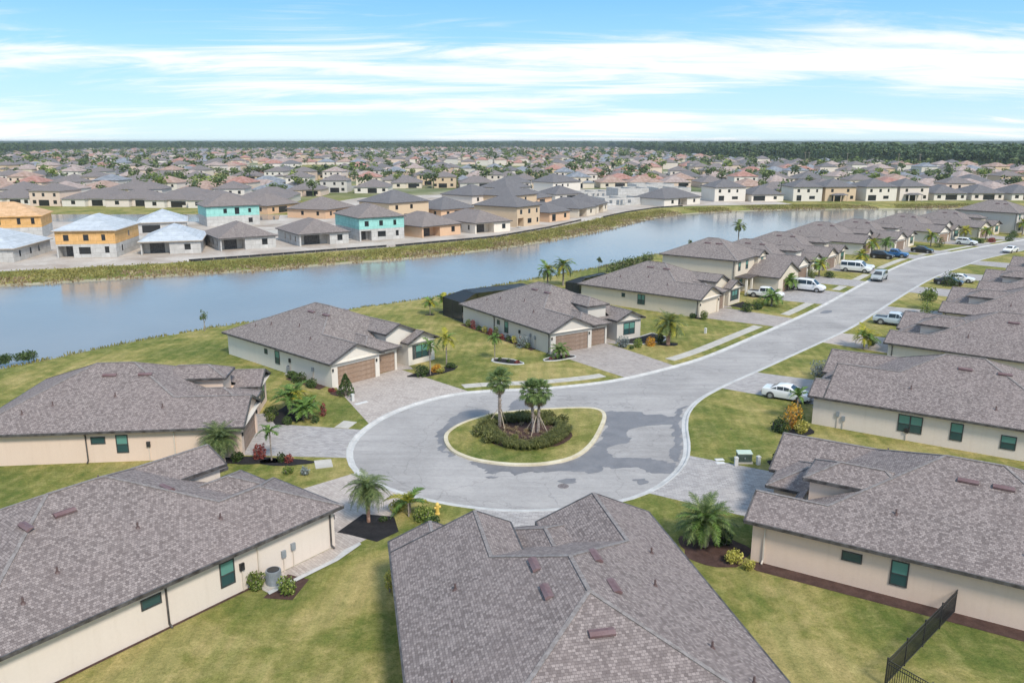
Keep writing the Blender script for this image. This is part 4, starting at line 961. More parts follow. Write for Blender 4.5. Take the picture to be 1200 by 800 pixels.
bed(blob(12.6, 46.6, 2.4, 1.9, -0.6), 'mulch'); bed([(14.0, 45.2), (14.5, 44.0), (24.5, 37.9), (40, 28.2), (40.6, 29.4), (25.6, 38.9), (15.2, 44.9)], 'mulch')
bed([(-13.2, 43.6), (-13.9, 41.0), (-12.2, 40.8), (-11.8, 43.0)], 'mulch'); bed([aw((-0.02, 6.1)), aw((-0.22, 6.1)), aw((-0.2, 22)), aw((-0.02, 22))], 'mulch')
bed(blob(-21.0, 61.3, 2.6, 0.9, 0.0), 'mulch_b'); bed(blob(-18.0, 60.9, 2.2, 0.75, 0.05), 'mulch_b')
bed(blob(-20.7, 72.8, 1.5, 3.2, 0.15), 'mulch_b'); bed(blob(-17.3, 79.2, 1.2, 1.0), 'mulch'); bed([hw((-0.02, 1.0)), hw((-1.2, 0.6)), hw((-1.4, 6.5)), hw((-0.02, 7.0))], 'mulch')
bed(blob(-8.6, 87.0, 3.0, 1.2, 0.75), 'mulch_b', None); bed(blob(-0.6, 91.3, 2.1, 0.85, -0.5), 'mulch_b', True)
dw = lambda p: to_world(4.6, 94.6, 0.58, p)
bed([dw((-0.02, 3.0)), dw((-0.9, 2.8)), dw((-1.0, 20)), dw((-0.02, 20))], 'mulch'); bed(blob(5.6, 92.9, 1.9, 0.9, 0.5), 'mulch_b', True)
bed([dw((10.9, 0.7)), dw((10.6, -0.8)), dw((12.5, -2.2)), dw((15.5, -2.6)), dw((17.6, -1.4)), dw((17.6, 1.5)), dw((15.0, 0.8))], 'mulch_b', True)
bed(blob(19.6, 99.6, 1.3, 0.9, 0.4), 'mulch_b'); bed(blob(19.4, 68.9 - 0.3, 0.1, 0.1), 'mulch')
bed(blob(24.8, 68.8, 1.7, 2.2, -0.4), 'mulch_b'); bed(blob(21.2, 60.4, 1.0, 0.9), 'mulch_b')
for s_, x, y in (('E', 26.9, 115.3), ):
    ew = lambda p: to_world(26.9, 115.3, 0.866, p); bed([ew((10.9, .7)), ew((10.8, -1.6)), ew((14.0, -2.2)), ew((15.6, 0.6))], 'mulch_b'); bed([ew((-0.02, 1.5)), ew((-0.9, 0.6)), ew((-0.8, -1.2)), ew((0.3, -1.2)), ew((0.3, -.02)), ew((-.02, 0))], 'mulch_b')
sheet('utility_pad', blob(-14.6, 61.0 - 0.0, 0.01, 0.01), 0.02, 'walk') if False else None
m_ = MB(); m_.tube([(3.8, 56.5, -0.12), (3.8, 56.5, -0.088)], [0.42, 0.42], 18); struct('manhole_cover', m_, plain('rusty_iron', (0.12, 0.09, 0.085), 0.7, 0.3, 8))

# ------------------------------------------------------------------ plants
rnd = random.Random(11)
def frond_mesh(key, L_=1.8, arch=1.0, leaf=0.34, n=20, w=0.035, lift=0.5, m='palm', vshape=0.35):
    """feather leaf: starts along +x, rises by `lift`, droops by `arch`"""
    def f():
        b = MB(); pts = []
        for i in range(n + 1):
            t = i / n; pts.append(Vector((L_ * (t - 0.18 * t * t * arch), 0, L_ * (lift * t - 0.62 * arch * t * t * (0.6 + 0.4 * t)))))
        q_ = pts[::4]; b.tube(q_, [0.025 * (1 - 0.8 * i / max(1, len(q_) - 1)) + 0.003 for i in range(len(q_))], 4, False)
        for i in range(2, n + 1):
            t = i / n; d = (pts[i] - pts[i - 1]).normalized(); ll = leaf * (sin(pi * min(1, t * 0.92 + 0.12)) ** 0.7) * (0.85 + 0.3 * rnd.random()) + 0.04
            for s in (-1, 1):
                side = (Vector((0, s, 0)) * 0.8 + d * 0.62 + Vector((0, 0, vshape * (rnd.random() - 0.45)))).normalized()
                tip = pts[i] + side * ll + Vector((0, 0, -0.28 * ll * rnd.random()))
                b.face([pts[i] - d * w, pts[i] + d * w, tip]) if rnd.random() < 0.3 else b.face([pts[i] - d * w, pts[i] + d * w, tip + d * w * 0.5, tip - d * w * 0.4])
        return b.mesh('frond', m)
    return cached(('frond', key, m), f)
def trunk_mesh(key, h, r0, r1, m, lean=0.0, bulge=0.0, k=10):
    def f():
        b = MB(); n = max(4, int(h / 0.22)); pts, rr = [], []
        for i in range(n + 1):
            t = i / n; pts.append((lean * t * t, 0, -0.1 + (h + 0.1) * t)); rr.append((r0 + (r1 - r0) * t + bulge * max(0, t - 0.7)) * (1 + (0.09 if i % 2 else -0.05)))
        b.tube(pts, rr, k); return b.mesh('trunk', m)
    return cached(('trunk', key, m), f)
def feather_palm(name, label, x, y, h, L_, nf, m='palm', r0=0.2, r1=0.22, bark='bark', arch=1.0, leaf=0.34, dead=0, group=None, trunks=1, ms=None, spread=1.0, up=75, lo=-30, n=20, w=0.035):
    root = thing(name, label, 'palm tree', (x, y, 0), rnd.uniform(0, 6.28), group)
    for q in range(trunks):
        a = 2 * pi * q / trunks; hh = h * (1 - 0.13 * q); ox, oy = (0.28 * trunks * 0.5 * cos(a), 0.28 * trunks * 0.5 * sin(a)) if trunks > 1 else (0, 0)
        tr = inst('trunk', trunk_mesh((round(hh, 2), r0, r1), hh, r0, r1, bark, bulge=r1 * 0.5), root, (ox, oy, 0), (0, 0, a))
        for i in range(nf // trunks):
            t = (i + 0.5) / (nf // trunks); el = radians(up + (lo - up) * t ** 0.85)
            fm = frond_mesh((round(L_, 1), i % 3, arch, leaf, n), L_, arch * (0.8 + 0.25 * (i % 3)), leaf, n, w, 0.25, (ms or [m])[i % len(ms or [m])])
            az = i * 2.399 + rnd.uniform(-0.2, 0.2)
            inst('frond', fm, root, (ox, oy, hh), (0, -el + 0.25, az), rnd.uniform(0.85, 1.08) * (1 if t < 0.8 else 0.85))
        for i in range(dead):
            fm = frond_mesh((round(L_ * 0.7, 1), 'd', arch), L_ * 0.7, 1.3, leaf * 0.8, n, w, 0.1, 'dead')
            inst('frond', fm, root, (ox, oy, hh - 0.1), (0, radians(35 + 25 * rnd.random()), i * 2.4), 0.8)
    return root
def fan_palm(name, label, x, y, h, group=None, stems=((0, 0, 0),), stakes=3):
    root = thing(name, label, 'palm tree', (x, y, 0), rnd.uniform(0, 1), group)
    def fan(k):
        def f():
            b = MB(); pl = 0.95; ptip = Vector((pl, 0, 0.18 * pl)); b.tube([(0, 0, 0), tuple(ptip * 0.6 + Vector((0, 0, 0.05))), tuple(ptip)], [0.022, 0.016, 0.012], 4, False)
            for i in range(26):
                a = radians(-118 + 236 * i / 25) + rnd.uniform(-0.03, 0.03); l = 0.72 * (0.72 + 0.28 * cos(a)) * rnd.uniform(0.85, 1.1)
                d = Vector((cos(a), sin(a), -0.12 + 0.1 * (i % 2))).normalized(); s = Vector((-sin(a), cos(a), 0)) * 0.042
                mid = ptip + d * l * 0.6; tip = ptip + d * l + Vector((0, 0, -0.34 * l * (0.7 + 0.6 * rnd.random())))
                b.face([ptip, mid + s, tip, mid - s])
            return b.mesh('frond', 'sabal')
        return cached(('fan', k), f)
    for sx, sy, ln in stems:
        hh = h * (1 - 0.1 * abs(sx + sy)); tr = inst('trunk', trunk_mesh(('sab', round(hh, 2), ln), hh, 0.15, 0.11, 'bark', lean=ln), root, (sx, sy, 0))
        boots = MB()
        for i in range(60):
            zz_ = hh * (0.35 + 0.6 * i / 60); a = i * 2.4; r = 0.17; t = zz_ / hh
            p = Vector((ln * t * t + r * cos(a), r * sin(a), zz_)); o_ = Vector((cos(a), sin(a), 0.9)) * 0.13
            s = Vector((-sin(a), cos(a), 0)) * 0.05
            boots.face([p - s, p + s, p + o_])
        boots.obj('leaf_bases', 'dead', tr)
        for i in range(38):
            t = (i + 0.5) / 38; el = radians(82 - 135 * t ** 0.9)
            inst('frond', fan(i % 4), root, (sx + ln, sy, hh), (0, -el, i * 2.399), rnd.uniform(0.68, 0.9))
        for i in range(7):
            fm = cached(('fandead',), lambda: (lambda q: (q.materials.clear(), q.materials.append(MAT['dead']), q)[2])(fan(0).copy()))
            inst('frond', fm, root, (sx + ln, sy, hh - 0.12), (0, radians(62 + 15 * rnd.random()), i * 0.9), 0.75)
    for i in range(stakes):
        a = 2 * pi * i / stakes + 0.5; b = MB(); b.bar((cos(a) * 1.15, sin(a) * 1.15, 0), (cos(a) * 0.2, sin(a) * 0.2, 1.6), 0.06, 0.06); b.obj('support_stake', 'wood', root)
    return root
def shrub_mesh(key, rx, ry, rz, n, leaf, m, cone=False, up=0.25):
    def f():
        b = MB(); r_ = random.Random(hash(str(key)) % 9999 if False else sum(ord(c) for c in str(key)))
        lumps = [Vector((r_.uniform(-.55, .55), r_.uniform(-.55, .55), r_.uniform(0.25, 0.8))) for _ in range(7)]
        for i in range(n):
            if cone:
                t = r_.random() ** 0.8; a = r_.uniform(0, 6.28); rr = (1 - t) ** 0.75 * (0.75 + 0.25 * r_.random()) * (1 + 0.15 * sin(3 * a + 5 * t)); c = Vector((rx * rr * cos(a), ry * rr * sin(a), rz * (0.04 + 0.96 * t)))
            else:
                l = lumps[i % 7]; d = Vector((r_.gauss(0, 1), r_.gauss(0, 1), r_.gauss(0, 1))).normalized() * (0.46 * r_.uniform(0.65, 1.05))
                c = l * 0.75 + d; c = Vector((c.x * rx * 1.05, c.y * ry * 1.05, max(0.02, (c.z + 0.05) * rz * 0.92)))
            d = Vector((r_.uniform(-1, 1), r_.uniform(-1, 1), r_.uniform(-0.3, 1) + up)).normalized(); s = d.cross(Vector((r_.uniform(-1, 1), r_.uniform(-1, 1), 0.3))).normalized()
            l = leaf * r_.uniform(0.6, 1.3); w = l * 0.32
            b.face([c - d * l * 0.5, c + s * w, c + d * l * 0.5, c - s * w])
        return b.mesh('foliage', m)
    return cached(('shrub', key, rx, ry, rz, n, leaf, m), f)
def stems_mesh(rx, rz, k=7):
    def f():
        b = MB()
        for i in range(k): a = 2.4 * i; b.bar((0.04 * cos(a), 0.04 * sin(a), -0.05), (rx * 0.5 * cos(a), rx * 0.5 * sin(a), rz * 0.6), 0.03, 0.03)
        return b.mesh('stems', 'bark')
    return cached(('stems', rx, rz, k), f)
def shrub(label, x, y, rx, rz, m='bush', n=420, leaf=0.16, name='shrub', ry=None, rot=None, cone=False, group=None, key=0, up=0.25):
    root = thing(name, label, 'shrub', (x, y, 0), rnd.uniform(0, 6) if rot is None else rot, group)
    inst('foliage', shrub_mesh(key, rx, ry or rx, rz, n, leaf, m, cone, up), root); inst('stems', stems_mesh(rx * 0.9, rz), root)
    return root
def tuft_mesh(key, r, h, n, m, w=0.02):
    def f():
        b = MB(); r_ = random.Random(sum(ord(c) for c in str(key)))
        for i in range(n):
            a = r_.uniform(0, 6.28); o_ = Vector((cos(a), sin(a), 0)); base = o_ * r * 0.25 * r_.random(); hh = h * r_.uniform(0.6, 1.05); rr = r * r_.uniform(0.3, 1.0)
            s = Vector((-sin(a), cos(a), 0)) * w; mid = base + o_ * rr * 0.5 + Vector((0, 0, hh * 0.75)); tip = base + o_ * rr + Vector((0, 0, hh * (1.0 - 0.5 * rr / r)))
            b.face([base - s, base + s, mid + s * 0.8, mid - s * 0.8]); b.face([mid - s * 0.8, mid + s * 0.8, tip])
        return b.mesh('blades', m)
    return cached(('tuft', key, r, h, m), f)

# the two sabal palms of the island and its planting
fan_palm('cabbage_palm', 'slim single trunk palm on the island, left of the bushier one', -1.1, 69.2, 4.3)
fan_palm('cabbage_palm', 'palm with two leaning trunks and four stakes in the middle of the island', 2.2, 67.6, 3.7, stems=((0.1, 0, 0.18), (-0.25, 0.25, -0.28)), stakes=4)
k = 0
for i in range(92):
    a = 2 * pi * i / 46; rr = (3.75 if i < 46 else 3.05) + 0.3 * sin(3 * a); x, y = 1.2 + rr * cos(a), 67.6 + rr * sin(a) * 1.02
    if 0.2 < a < 0.9 or i % 23 == 7: continue
    t = thing('ornamental_grass', 'clump of arching ornamental grass in the ring round the island palms', 'ornamental grass', (x, y, 0.03), a, 'ornamental grass clumps on the island')
    inst('blades', tuft_mesh(i % 3, 0.68, 0.9, 130, 'ornam'), t, scale=rnd.uniform(0.8, 1.15)); k += 1
for x, y, r in ((-2.4, 68.6, 0.85), (-2.9, 66.9, 0.8), (-1.9, 65.3, 0.8), (3.4, 71.0, 0.8), (4.6, 69.6, 0.9), (0.9, 71.3, 0.8), (3.2, 69.6, 0.6), (3.6, 66.6, 0.55), (0.2, 65.6, 0.5), (-0.2, 70.4, 0.6)):
    shrub('round leafy shrub among the grasses of the island', x, y, r, r * 1.15, 'ornam', 420, 0.2, group='round shrubs on the island', key=int(r * 10))
for i in range(26):
    a = rnd.uniform(0, 6.28); rr = 2.6 * sqrt(rnd.random()); 
    t = thing('ground_plant', 'small dark reddish plant in the mulch of the island', 'plant', (1.3 + rr * cos(a), 67.7 + rr * sin(a) * 0.9, 0.03), a, 'small plants in the island mulch')
    inst('foliage', shrub_mesh('gp', 0.3, 0.3, 0.3, 50, 0.12, 'reeds'), t)
# big date palms
feather_palm('date_palm', 'big date palm in the mulch bed left of the lower right house', 12.1, 47.1, 1.7, 2.35, 84, r0=0.27, r1=0.27, dead=10, leaf=0.40, arch=0.72, n=30, w=0.034, bark='bark', ms=['palm', 'palm', 'palm_g'])
feather_palm('date_palm', 'date palm with slim russet trunk in the black mulch beside the cream house', -9.6, 50.4, 2.5, 1.85, 66, r0=0.12, r1=0.14, dead=3, leaf=0.34, arch=1.0, n=24, w=0.026, bark='bark_r', lo=-45)
feather_palm('date_palm', 'blue green date palm with thick trunk before the peach wall', -23.0, 60.8, 2.1, 2.1, 70, r0=0.3, r1=0.27, dead=8, leaf=0.38, arch=0.9, n=24, w=0.03)
feather_palm('date_palm', 'date palm with orange trunk on the lawn right of the grey house', 19.5, 99.4, 2.7, 2.8, 66, r0=0.26, r1=0.24, bark='bark_r', dead=5, leaf=0.44, arch=0.8, n=24, w=0.04, ms=['palm', 'palm_y', 'palm'])
feather_palm('young_palm', 'small bright green palm at the corner of the light grey paver driveway', -19.2, 61.3, 2.5, 1.25, 9, 'palm_g', r0=0.06, r1=0.05, leaf=0.34, w=0.045, lo=0)
feather_palm('young_palm', 'yellow leafed palm right of the front window with shutters', -7.4, 89.4, 3.2, 1.9, 16, r0=0.08, r1=0.06, ms=['palm_y', 'palm_y', 'palm_g'], leaf=0.4, w=0.05, lo=-25)
feather_palm('young_palm', 'thin pale palm in front of the window with shutters', -8.9, 85.9, 3.3, 1.5, 11, 'palm_g', r0=0.07, r1=0.05, leaf=0.36, w=0.045, lo=-20)
feather_palm('young_palm', 'small green palm standing in the kidney shaped mulch bed', -2.0, 92.2, 2.6, 1.2, 14, 'palm_g', r0=0.05, r1=0.05, leaf=0.3, w=0.045, lo=-20)
feather_palm('young_palm', 'bushy low palm at the left end of the brown garage doors', 5.6, 92.9, 1.0, 1.6, 24, r0=0.1, r1=0.08, ms=['palm_g', 'palm'], leaf=0.4, w=0.05, lo=-10)
feather_palm('areca_palm', 'low arching yellow green palm right of the black mulch bed', -7.0, 51.5, 1.0, 1.9, 16, r0=0.06, r1=0.05, ms=['palm_y', 'palm_g'], leaf=0.4, w=0.05, lo=10, trunks=2)
feather_palm('areca_palm', 'yellow and orange palm clump at the corner of the second right house', 43.4, 97.6, 1.6, 2.3, 30, r0=0.07, r1=0.06, ms=['palm_y', 'palm_g', 'palm_y'], leaf=0.42, w=0.06, lo=0, trunks=3)
feather_palm('areca_palm', 'tall green palm clump beside the front of the peach house', -20.6, 73.0, 1.8, 2.1, 36, r0=0.07, r1=0.06, ms=['palm_g', 'palm_g', 'palm_y'], leaf=0.42, w=0.06, lo=5, trunks=3)
feather_palm('areca_palm', 'light green palm clump nearer the driveway of the peach house', -18.9, 71.2, 1.1, 1.7, 26, r0=0.07, r1=0.06, ms=['palm_g'], leaf=0.4, w=0.06, lo=5, trunks=2)
feather_palm('slender_palm', 'single green palm frond cluster by the right house garage corner', 25.9, 70.8, 2.3, 1.5, 9, 'palm_g', r0=0.06, r1=0.05, leaf=0.32, w=0.05, up=88, lo=35)
feather_palm('coconut_palm', 'left palm of the pair standing behind the grey house by the lake', 6.2, 141.0, 3.0, 2.7, 20, r0=0.16, r1=0.12, ms=['palm_g', 'palm_y', 'palm'], leaf=0.62, w=0.09, lo=-30)
feather_palm('coconut_palm', 'right and taller palm of the pair behind the grey house', 9.0, 142.5, 3.7, 2.9, 22, r0=0.16, r1=0.12, ms=['palm_g', 'palm_y', 'palm'], leaf=0.62, w=0.09, lo=-30)
feather_palm('coconut_palm', 'palm with few fronds rising behind the two storey house', 53.0, 192.0, 5.6, 2.4, 13, r0=0.14, r1=0.12, ms=['palm'], leaf=0.7, w=0.12, lo=-30)
for x, y, l in ((-12.0, 117.5, 'left of two small yellow palms on the lake lawn'), (-10.2, 119.5, 'right of two small yellow palms on the lake lawn')):
    feather_palm('young_palm', l, x, y, 1.9, 1.5, 14, r0=0.06, r1=0.05, ms=['palm_y', 'palm_g'], leaf=0.45, w=0.07, lo=-15); bed(blob(x, y, 0.7, 0.6), 'mulch_b')
# street-side palms further up
for x, y, h, ms, l in ((40.0, 124.0, 1.6, ['palm_g'], 'palm in the planting bed right of the open garage'), (57.5, 152.0, 2.4, ['palm_y', 'palm_g'], 'yellow green palm between the white van and the next house'), (71.0, 166.0, 2.2, ['palm_y', 'palm_y', 'palm_g'], 'golden palm behind the white camper van'),
                       (79.5, 180.5, 2.8, ['palm_y', 'palm_g'], 'broad palm behind the black and blue cars'), (84.2, 184.2, 2.6, ['palm_g'], 'green palm at the gable wall beyond the blue car'), (100.5, 196.5, 2.6, ['palm_y', 'palm_g'], 'yellow palm left of the dark round bush'),
                       (115.0, 208.5, 2.6, ['palm_y'], 'yellow palm before the far gabled house'), (121.0, 209.5, 2.4, ['palm_g', 'palm_y'], 'small palm by the far garage doors'), (137.0, 220.5, 3.4, ['palm_y', 'palm_y', 'palm_g'], 'bright yellow palm at the far bend'),
                       (47.0, 137.5, 1.8, ['palm_g'], 'palm by the porch of the two storey house')):
    feather_palm('street_palm', l, x, y, h, 2.4, 22, r0=0.14, r1=0.11, ms=ms, leaf=0.6, w=0.10, lo=-20, n=14)
# shrubs
SHR = [(-14.55, 41.9, .62, 1.15, 'bush_l', 'light green bush left of the grey air conditioner'), (-12.6, 41.5, .70, 1.1, 'bush_l', 'green bush right of the grey air conditioner'),
       (-6.9, 41.7, .38, 1.5, 'bush_y', 'narrow yellow shrub at the corner of the near roof'), (13.4, 44.9, .62, 1.0, 'bush_y', 'yellow croton at the corner of the lower right house'), (14.1, 44.1, .4, .7, 'bush_y', 'small yellow croton beside the downpipe of the lower right house'),
       (13.4, 47.2, .8, 1.2, 'bush', 'dark shrub behind the big date palm'), (21.0, 60.6, .85, 1.25, 'bush', 'dark green bush at the right end of the pale driveway'),
       (24.9, 69.2, 1.25, 2.7, 'bush_o', 'orange croton in the bed by the cream right house'), (23.6, 68.0, 1.1, 1.5, 'bush', 'dark low shrub at the front of the bed by the white sedan'), (25.3, 67.8, .8, 1.1, 'bush_y', 'yellow shrub against the corner of the cream right house'), (25.6, 69.4, .9, 1.4, 'bush', 'dark shrub between croton and wall corner'),
       (33.2, 85.3, 1.35, 1.8, 'bush_s', 'silver grey bush beyond the white sedan'), (35.0, 84.4, .9, 1.3, 'bush', 'green shrub behind the silver bush'),
       (-7.9, 52.3, .8, .7, 'bush_y', 'yellow edged shrub below the russet palm'), (-6.0, 50.6, .95, 1.0, 'bush_l', 'bright green shrub near the hydrant'), (-5.2, 49.8, .7, .8, 'bush', 'dark shrub right beside the near roof corner'), (-8.6, 50.5, .35, .4, 'bush', 'tiny dark plant in the black mulch'),
       (-22.0, 61.2, .7, .8, 'bush', 'dark low shrub under the blue green palm'), (-20.3, 61.7, .7, 1.5, 'bush_r', 'reddish shrub beside the small bright palm'), (-18.4, 61.0, .5, .9, 'bush', 'green shrub right of the small bright palm'), (-17.7, 60.9, .5, .85, 'bush_r', 'red leafed shrub at the driveway corner'),
       (-15.8, 58.4, .55, .6, 'bush_s', 'pale grassy plant on the small lawn'), (-17.2, 58.6, .6, .6, 'bush_l', 'light plant at the roof edge of the cream house'),
       (-16.6, 78.3, .95, 2.3, 'bush', 'cone shaped shrub at the corner of the white garage'), (-23.6, 84.5, .9, .9, 'bush', 'dark hedge shrub along the white side wall, farthest'), (-22.3, 83.0, 1.0, 1.2, 'bush', 'dark hedge shrub along the white side wall, middle'), (-20.7, 81.4, .95, 1.0, 'bush', 'dark hedge shrub along the white side wall, nearest'),
       (-18.3, 79.7, .5, .5, 'bush_r', 'low red plant by the white garage corner'), (-22.2, 72.0, .8, 1.1, 'bush', 'dark shrub against the peach house front'), (-22.0, 70.6, .6, .9, 'bush_l', 'light shrub by the peach entry'), (-19.3, 74.9, .9, 1.2, 'bush_l', 'yellow green shrub behind the palm clump'),
       (-20.3, 69.9, .7, .8, 'bush', 'round low shrub at the light paver drive'), (-17.9, 70.3, .6, .7, 'bush', 'dark shrub at the tip of the palm bed'), (-17.5, 72.2, .5, 1.6, 'bush_r', 'upright dark red shrub right of the palm clump'),
       (-9.9, 85.3, 1.1, 1.4, 'bush', 'large dark green shrub before the shuttered window'), (-8.4, 87.3, .8, .9, 'bush_o', 'orange yellow croton between two thin palms'), (-6.8, 88.6, .7, .7, 'bush', 'low shrub at the foot of the yellow palm'), (-7.9, 86.7, .6, .6, 'bush_y', 'small yellow shrub before the thin palms'),
       (0.6, 90.6, .4, .4, 'bush_r', 'red plant at the right end of the kidney bed'), (-0.4, 91.3, .35, .35, 'bush', 'dark plant in the middle of the kidney bed'), (-1.4, 91.9, .35, .4, 'bush', 'dark plant under the palm of the kidney bed'),
       (13.6, 98.2, 1.05, 1.4, 'bush_s', 'blue grey shrub left of the grey house window'), (15.6, 98.0, .7, 1.2, 'bush_l', 'light green shrub below the grey house window'), (17.2, 99.0, .8, 1.3, 'bush_o', 'orange shrub near the orange trunk palm'), (18.6, 100.6, .8, 1.4, 'bush', 'dark shrub at the right corner of the grey house'), (14.6, 97.3, .4, .4, 'bush', 'small dark plant on the edge of the curved bed'),
       (25.9, 115.2, .7, .8, 'bush', 'dark shrub at the open garage corner'), (27.3, 114.2, .75, 1.4, 'bush_l', 'upright shrub before the open garage'), (35.0, 119.8, 1.2, 1.7, 'bush', 'large green shrub in the bed beside the long driveway'), (38.0, 123.8, 1.1, 1.3, 'bush_l', 'light shrub at the end of the bed by the white pickup'), (37.0, 121.4, 1.0, 1.1, 'bush', 'low dark shrub in the bed by the white pickup'),
       (45.0, 99.2, .9, .9, 'bush', 'dark low shrub at the foot of the yellow palm clump'), (59.0, 150.8, 1.3, 1.3, 'bush', 'round shrub by the second house driveway'), (55.5, 150.0, 1.0, 1.8, 'bush_l', 'bushy light shrub before the cream house'),
       (66.5, 128.0, 1.6, 2.2, 'bush', 'dark bush beside the driveway halfway up the right side'), (60.2, 116.8, 1.2, 2.4, 'bush_l', 'light green bush near the third right driveway'), (102.0, 196.0, 1.5, 3.0, 'bush', 'tall dark round bush between yellow palm and garage'), (94.5, 189.5, 1.4, 1.4, 'bush', 'dark shrub behind the black sedan'), (120.0, 205.0, 1.6, 1.5, 'bush_r', 'reddish hedge shrub near the far bend'),
       (116.0, 203.8, 1.4, 1.3, 'bush', 'green hedge shrub near the far bend'), (112.5, 202.5, 1.3, 1.2, 'bush_l', 'pale hedge shrub near the far bend'), (126.5, 208.0, 1.6, 1.8, 'bush', 'dark hedge shrub at the far bend corner'), (131.5, 215.5, 1.8, 2.2, 'bush', 'big shrub by the last two storey house'), (74.5, 172.5, 1.5, 1.6, 'bush', 'green bush left of the golden palm'),
       (76.5, 141.8, 1.8, 3.0, 'bush', 'leafy dark tree like bush over the parked sedan')]
for x, y, r, h, m, l in SHR: shrub(l, x, y, r, h, m, 1300 if 'cone' in l else 620 if r > 0.6 else 300, 0.11 + 0.07 * r, cone='cone' in l, key=m)
for i in range(11):
    px, py = dw((-0.6, 4.0 + i * 1.45)); m = ('bush_l', 'bush_r', 'bush_y', 'bush', 'bush_r')[i % 5]
    shrub('colourful shrub in the row along the grey side wall', px, py, .5, (0.8, 1.5, 1.1, 0.9)[i % 4], m, 260, 0.17, group='shrubs along the grey side wall', key=m)
px, py = dw((-0.9, 4.6)); shrub('large blue green shrub on the grey side wall near the garage', px, py, 1.0, 1.7, 'bush_s', 460, 0.2)
for i in range(8):
    a = (-1.9 + 0.47 * i, ); shrub('tiny leafy plant in the bed below the low palm', 4.5 + 0.3 * i, 92.2 + 0.22 * i, .28, .35, ('bush_r', 'bush_l')[i % 2], 90, 0.12, group='tiny plants below the low palm', key='t')
def tree(name, label, x, y, h, r, m='tree', n=900, leaf=0.35, group=None, tr=0.35, z=0.0, key=0, flat=0.75, rt=None):
    root = thing(name, label, 'tree', (x, y, z), rnd.uniform(0, 6.28), group)
    def f():
        b = MB(); b.tube([(0, 0, -0.2), (0.05 * h * 0.2, 0, h * 0.35), (0, 0.02 * h, h * 0.75)], [0.035 * h * 0.7, 0.02 * h, 0.01 * h], 6)
        for i in range(5): a = i * 1.3; b.bar((0, 0, h * (0.35 + 0.07 * i)), (r * 0.6 * cos(a), r * 0.6 * sin(a), h * (0.6 + 0.06 * i)), 0.012 * h, 0.012 * h)
        return b.mesh('trunk', 'bark')
    inst('trunk', cached(('ttr', h, r), f), root)
    inst('crown', tree_crown(key, r, h, n, leaf, m, tr), root)
    return root
def tree_crown(key, r, h, n, leaf, m, tr=0.35):
    def f():
        r_ = random.Random(sum(ord(c) for c in str(key)) + 5); b = MB()
        L = []
        for i in range(11):
            a = r_.uniform(0, 6.28); q = r_.random() ** 0.6; zc = r_.uniform(tr + 0.12, 0.9); L.append((Vector((cos(a) * q * r * 0.62, sin(a) * q * r * 0.62, zc * h)), r * r_.uniform(0.28, 0.48)))
        for i in range(n):
            c, rr = L[i % 11]; d = Vector((r_.gauss(0, 1), r_.gauss(0, 1), r_.gauss(0, 0.8))).normalized(); p = c + d * rr * r_.uniform(0.7, 1.08)
            u = (d + Vector((r_.uniform(-1, 1), r_.uniform(-1, 1), r_.uniform(-1, 1)))).normalized(); s = u.cross(Vector((r_.uniform(-1, 1), r_.uniform(-1, 1), 1))).normalized(); t = u.cross(s)
            l = leaf * r_.uniform(0.6, 1.3); b.face([p - s * l, p - t * l * 0.7, p + s * l, p + t * l * 0.6])
        return b.mesh('crown', m)
    return cached(('crown', key, r, h, n, leaf, m), f)
tree('young_tree', 'thin young tree alone on the lawn by the lake', -41.2, 107.0, 3.0, 0.75, n=160, leaf=0.12)
tree('young_tree', 'small young tree on the lake bank behind the cream house', 17.5, 163.5, 2.2, 0.6, n=160, leaf=0.16, key=2)
tree('young_tree', 'little tree behind the pool cage of the two storey house', 38.0, 175.0, 5.2, 0.7, n=120, leaf=0.16, key=3)
tree('young_tree', 'light green street tree in front of the third right roof', 62.6, 121.3, 3.2, 1.7, 'bush_l', n=500, leaf=0.16, key=4)
for x, y, r, l, m_ in ((-58.3, 95.0, 1.5, 'dark low bush at the water edge, rightmost of the two', 'bush'), (-60.2, 93.6, 1.3, 'dark low bush at the water edge nearer the picture edge', 'bush'), (-60.6, 90.2, 1.7, 'yellow green bush at the water edge on the left picture edge', 'bush_l')):
    t = shrub(l, x, y, r * 1.3, r * 0.75, m_, 900, 0.22, key=int(x)); t.location.z = -0.75
for i in range(7): shrub('bush in the hedge by the black garden fence behind the cream house', 19.5 + i * 1.5, 157.5 + i * 1.9, 1.2, 2.4, 'tree', 260, 0.35, group='hedge behind the cream house', key=i % 3)

# ------------------------------------------------------------------ yard things
def ac_unit(label, x, y, rz=0.0):
    root = thing('air_conditioner', label, 'air conditioner', (x, y, 0), rz)
    b = MB(); b.tube([(0, 0, 0.08), (0, 0, 0.92)], [0.42, 0.42], 20); b.obj('casing', 'metal', root)
    b = MB(); b.tube([(0, 0, 0.922), (0, 0, 0.96)], [0.36, 0.30], 20); b.obj('fan_grille', 'black', root)
    b = MB()
    for i in range(24): a = 2 * pi * i / 24; b.bar((0.43 * cos(a), 0.43 * sin(a), 0.12), (0.43 * cos(a), 0.43 * sin(a), 0.88), 0.025, 0.025)
    b.obj('louvre', 'metal', root); b = MB(); b.box(-0.55, 0.55, -0.55, 0.55, 0, 0.075); b.obj('pad', 'walk', root)
ac_unit('round grey air conditioner between two bushes at the cream wall', -13.7, 42.5)
ac_unit('grey air conditioner beside the white side wall behind the hedge', -24.2, 86.3)
root = thing('utility_cabinet', 'pale green utility cabinet with dark front on the right lawn', 'utility box', (18.4, 60.9, 0), -0.02)
b = MB(); b.box(-0.62, 0.62, -0.40, 0.40, 0.0, 0.12); b.obj('pad', 'walk', root)
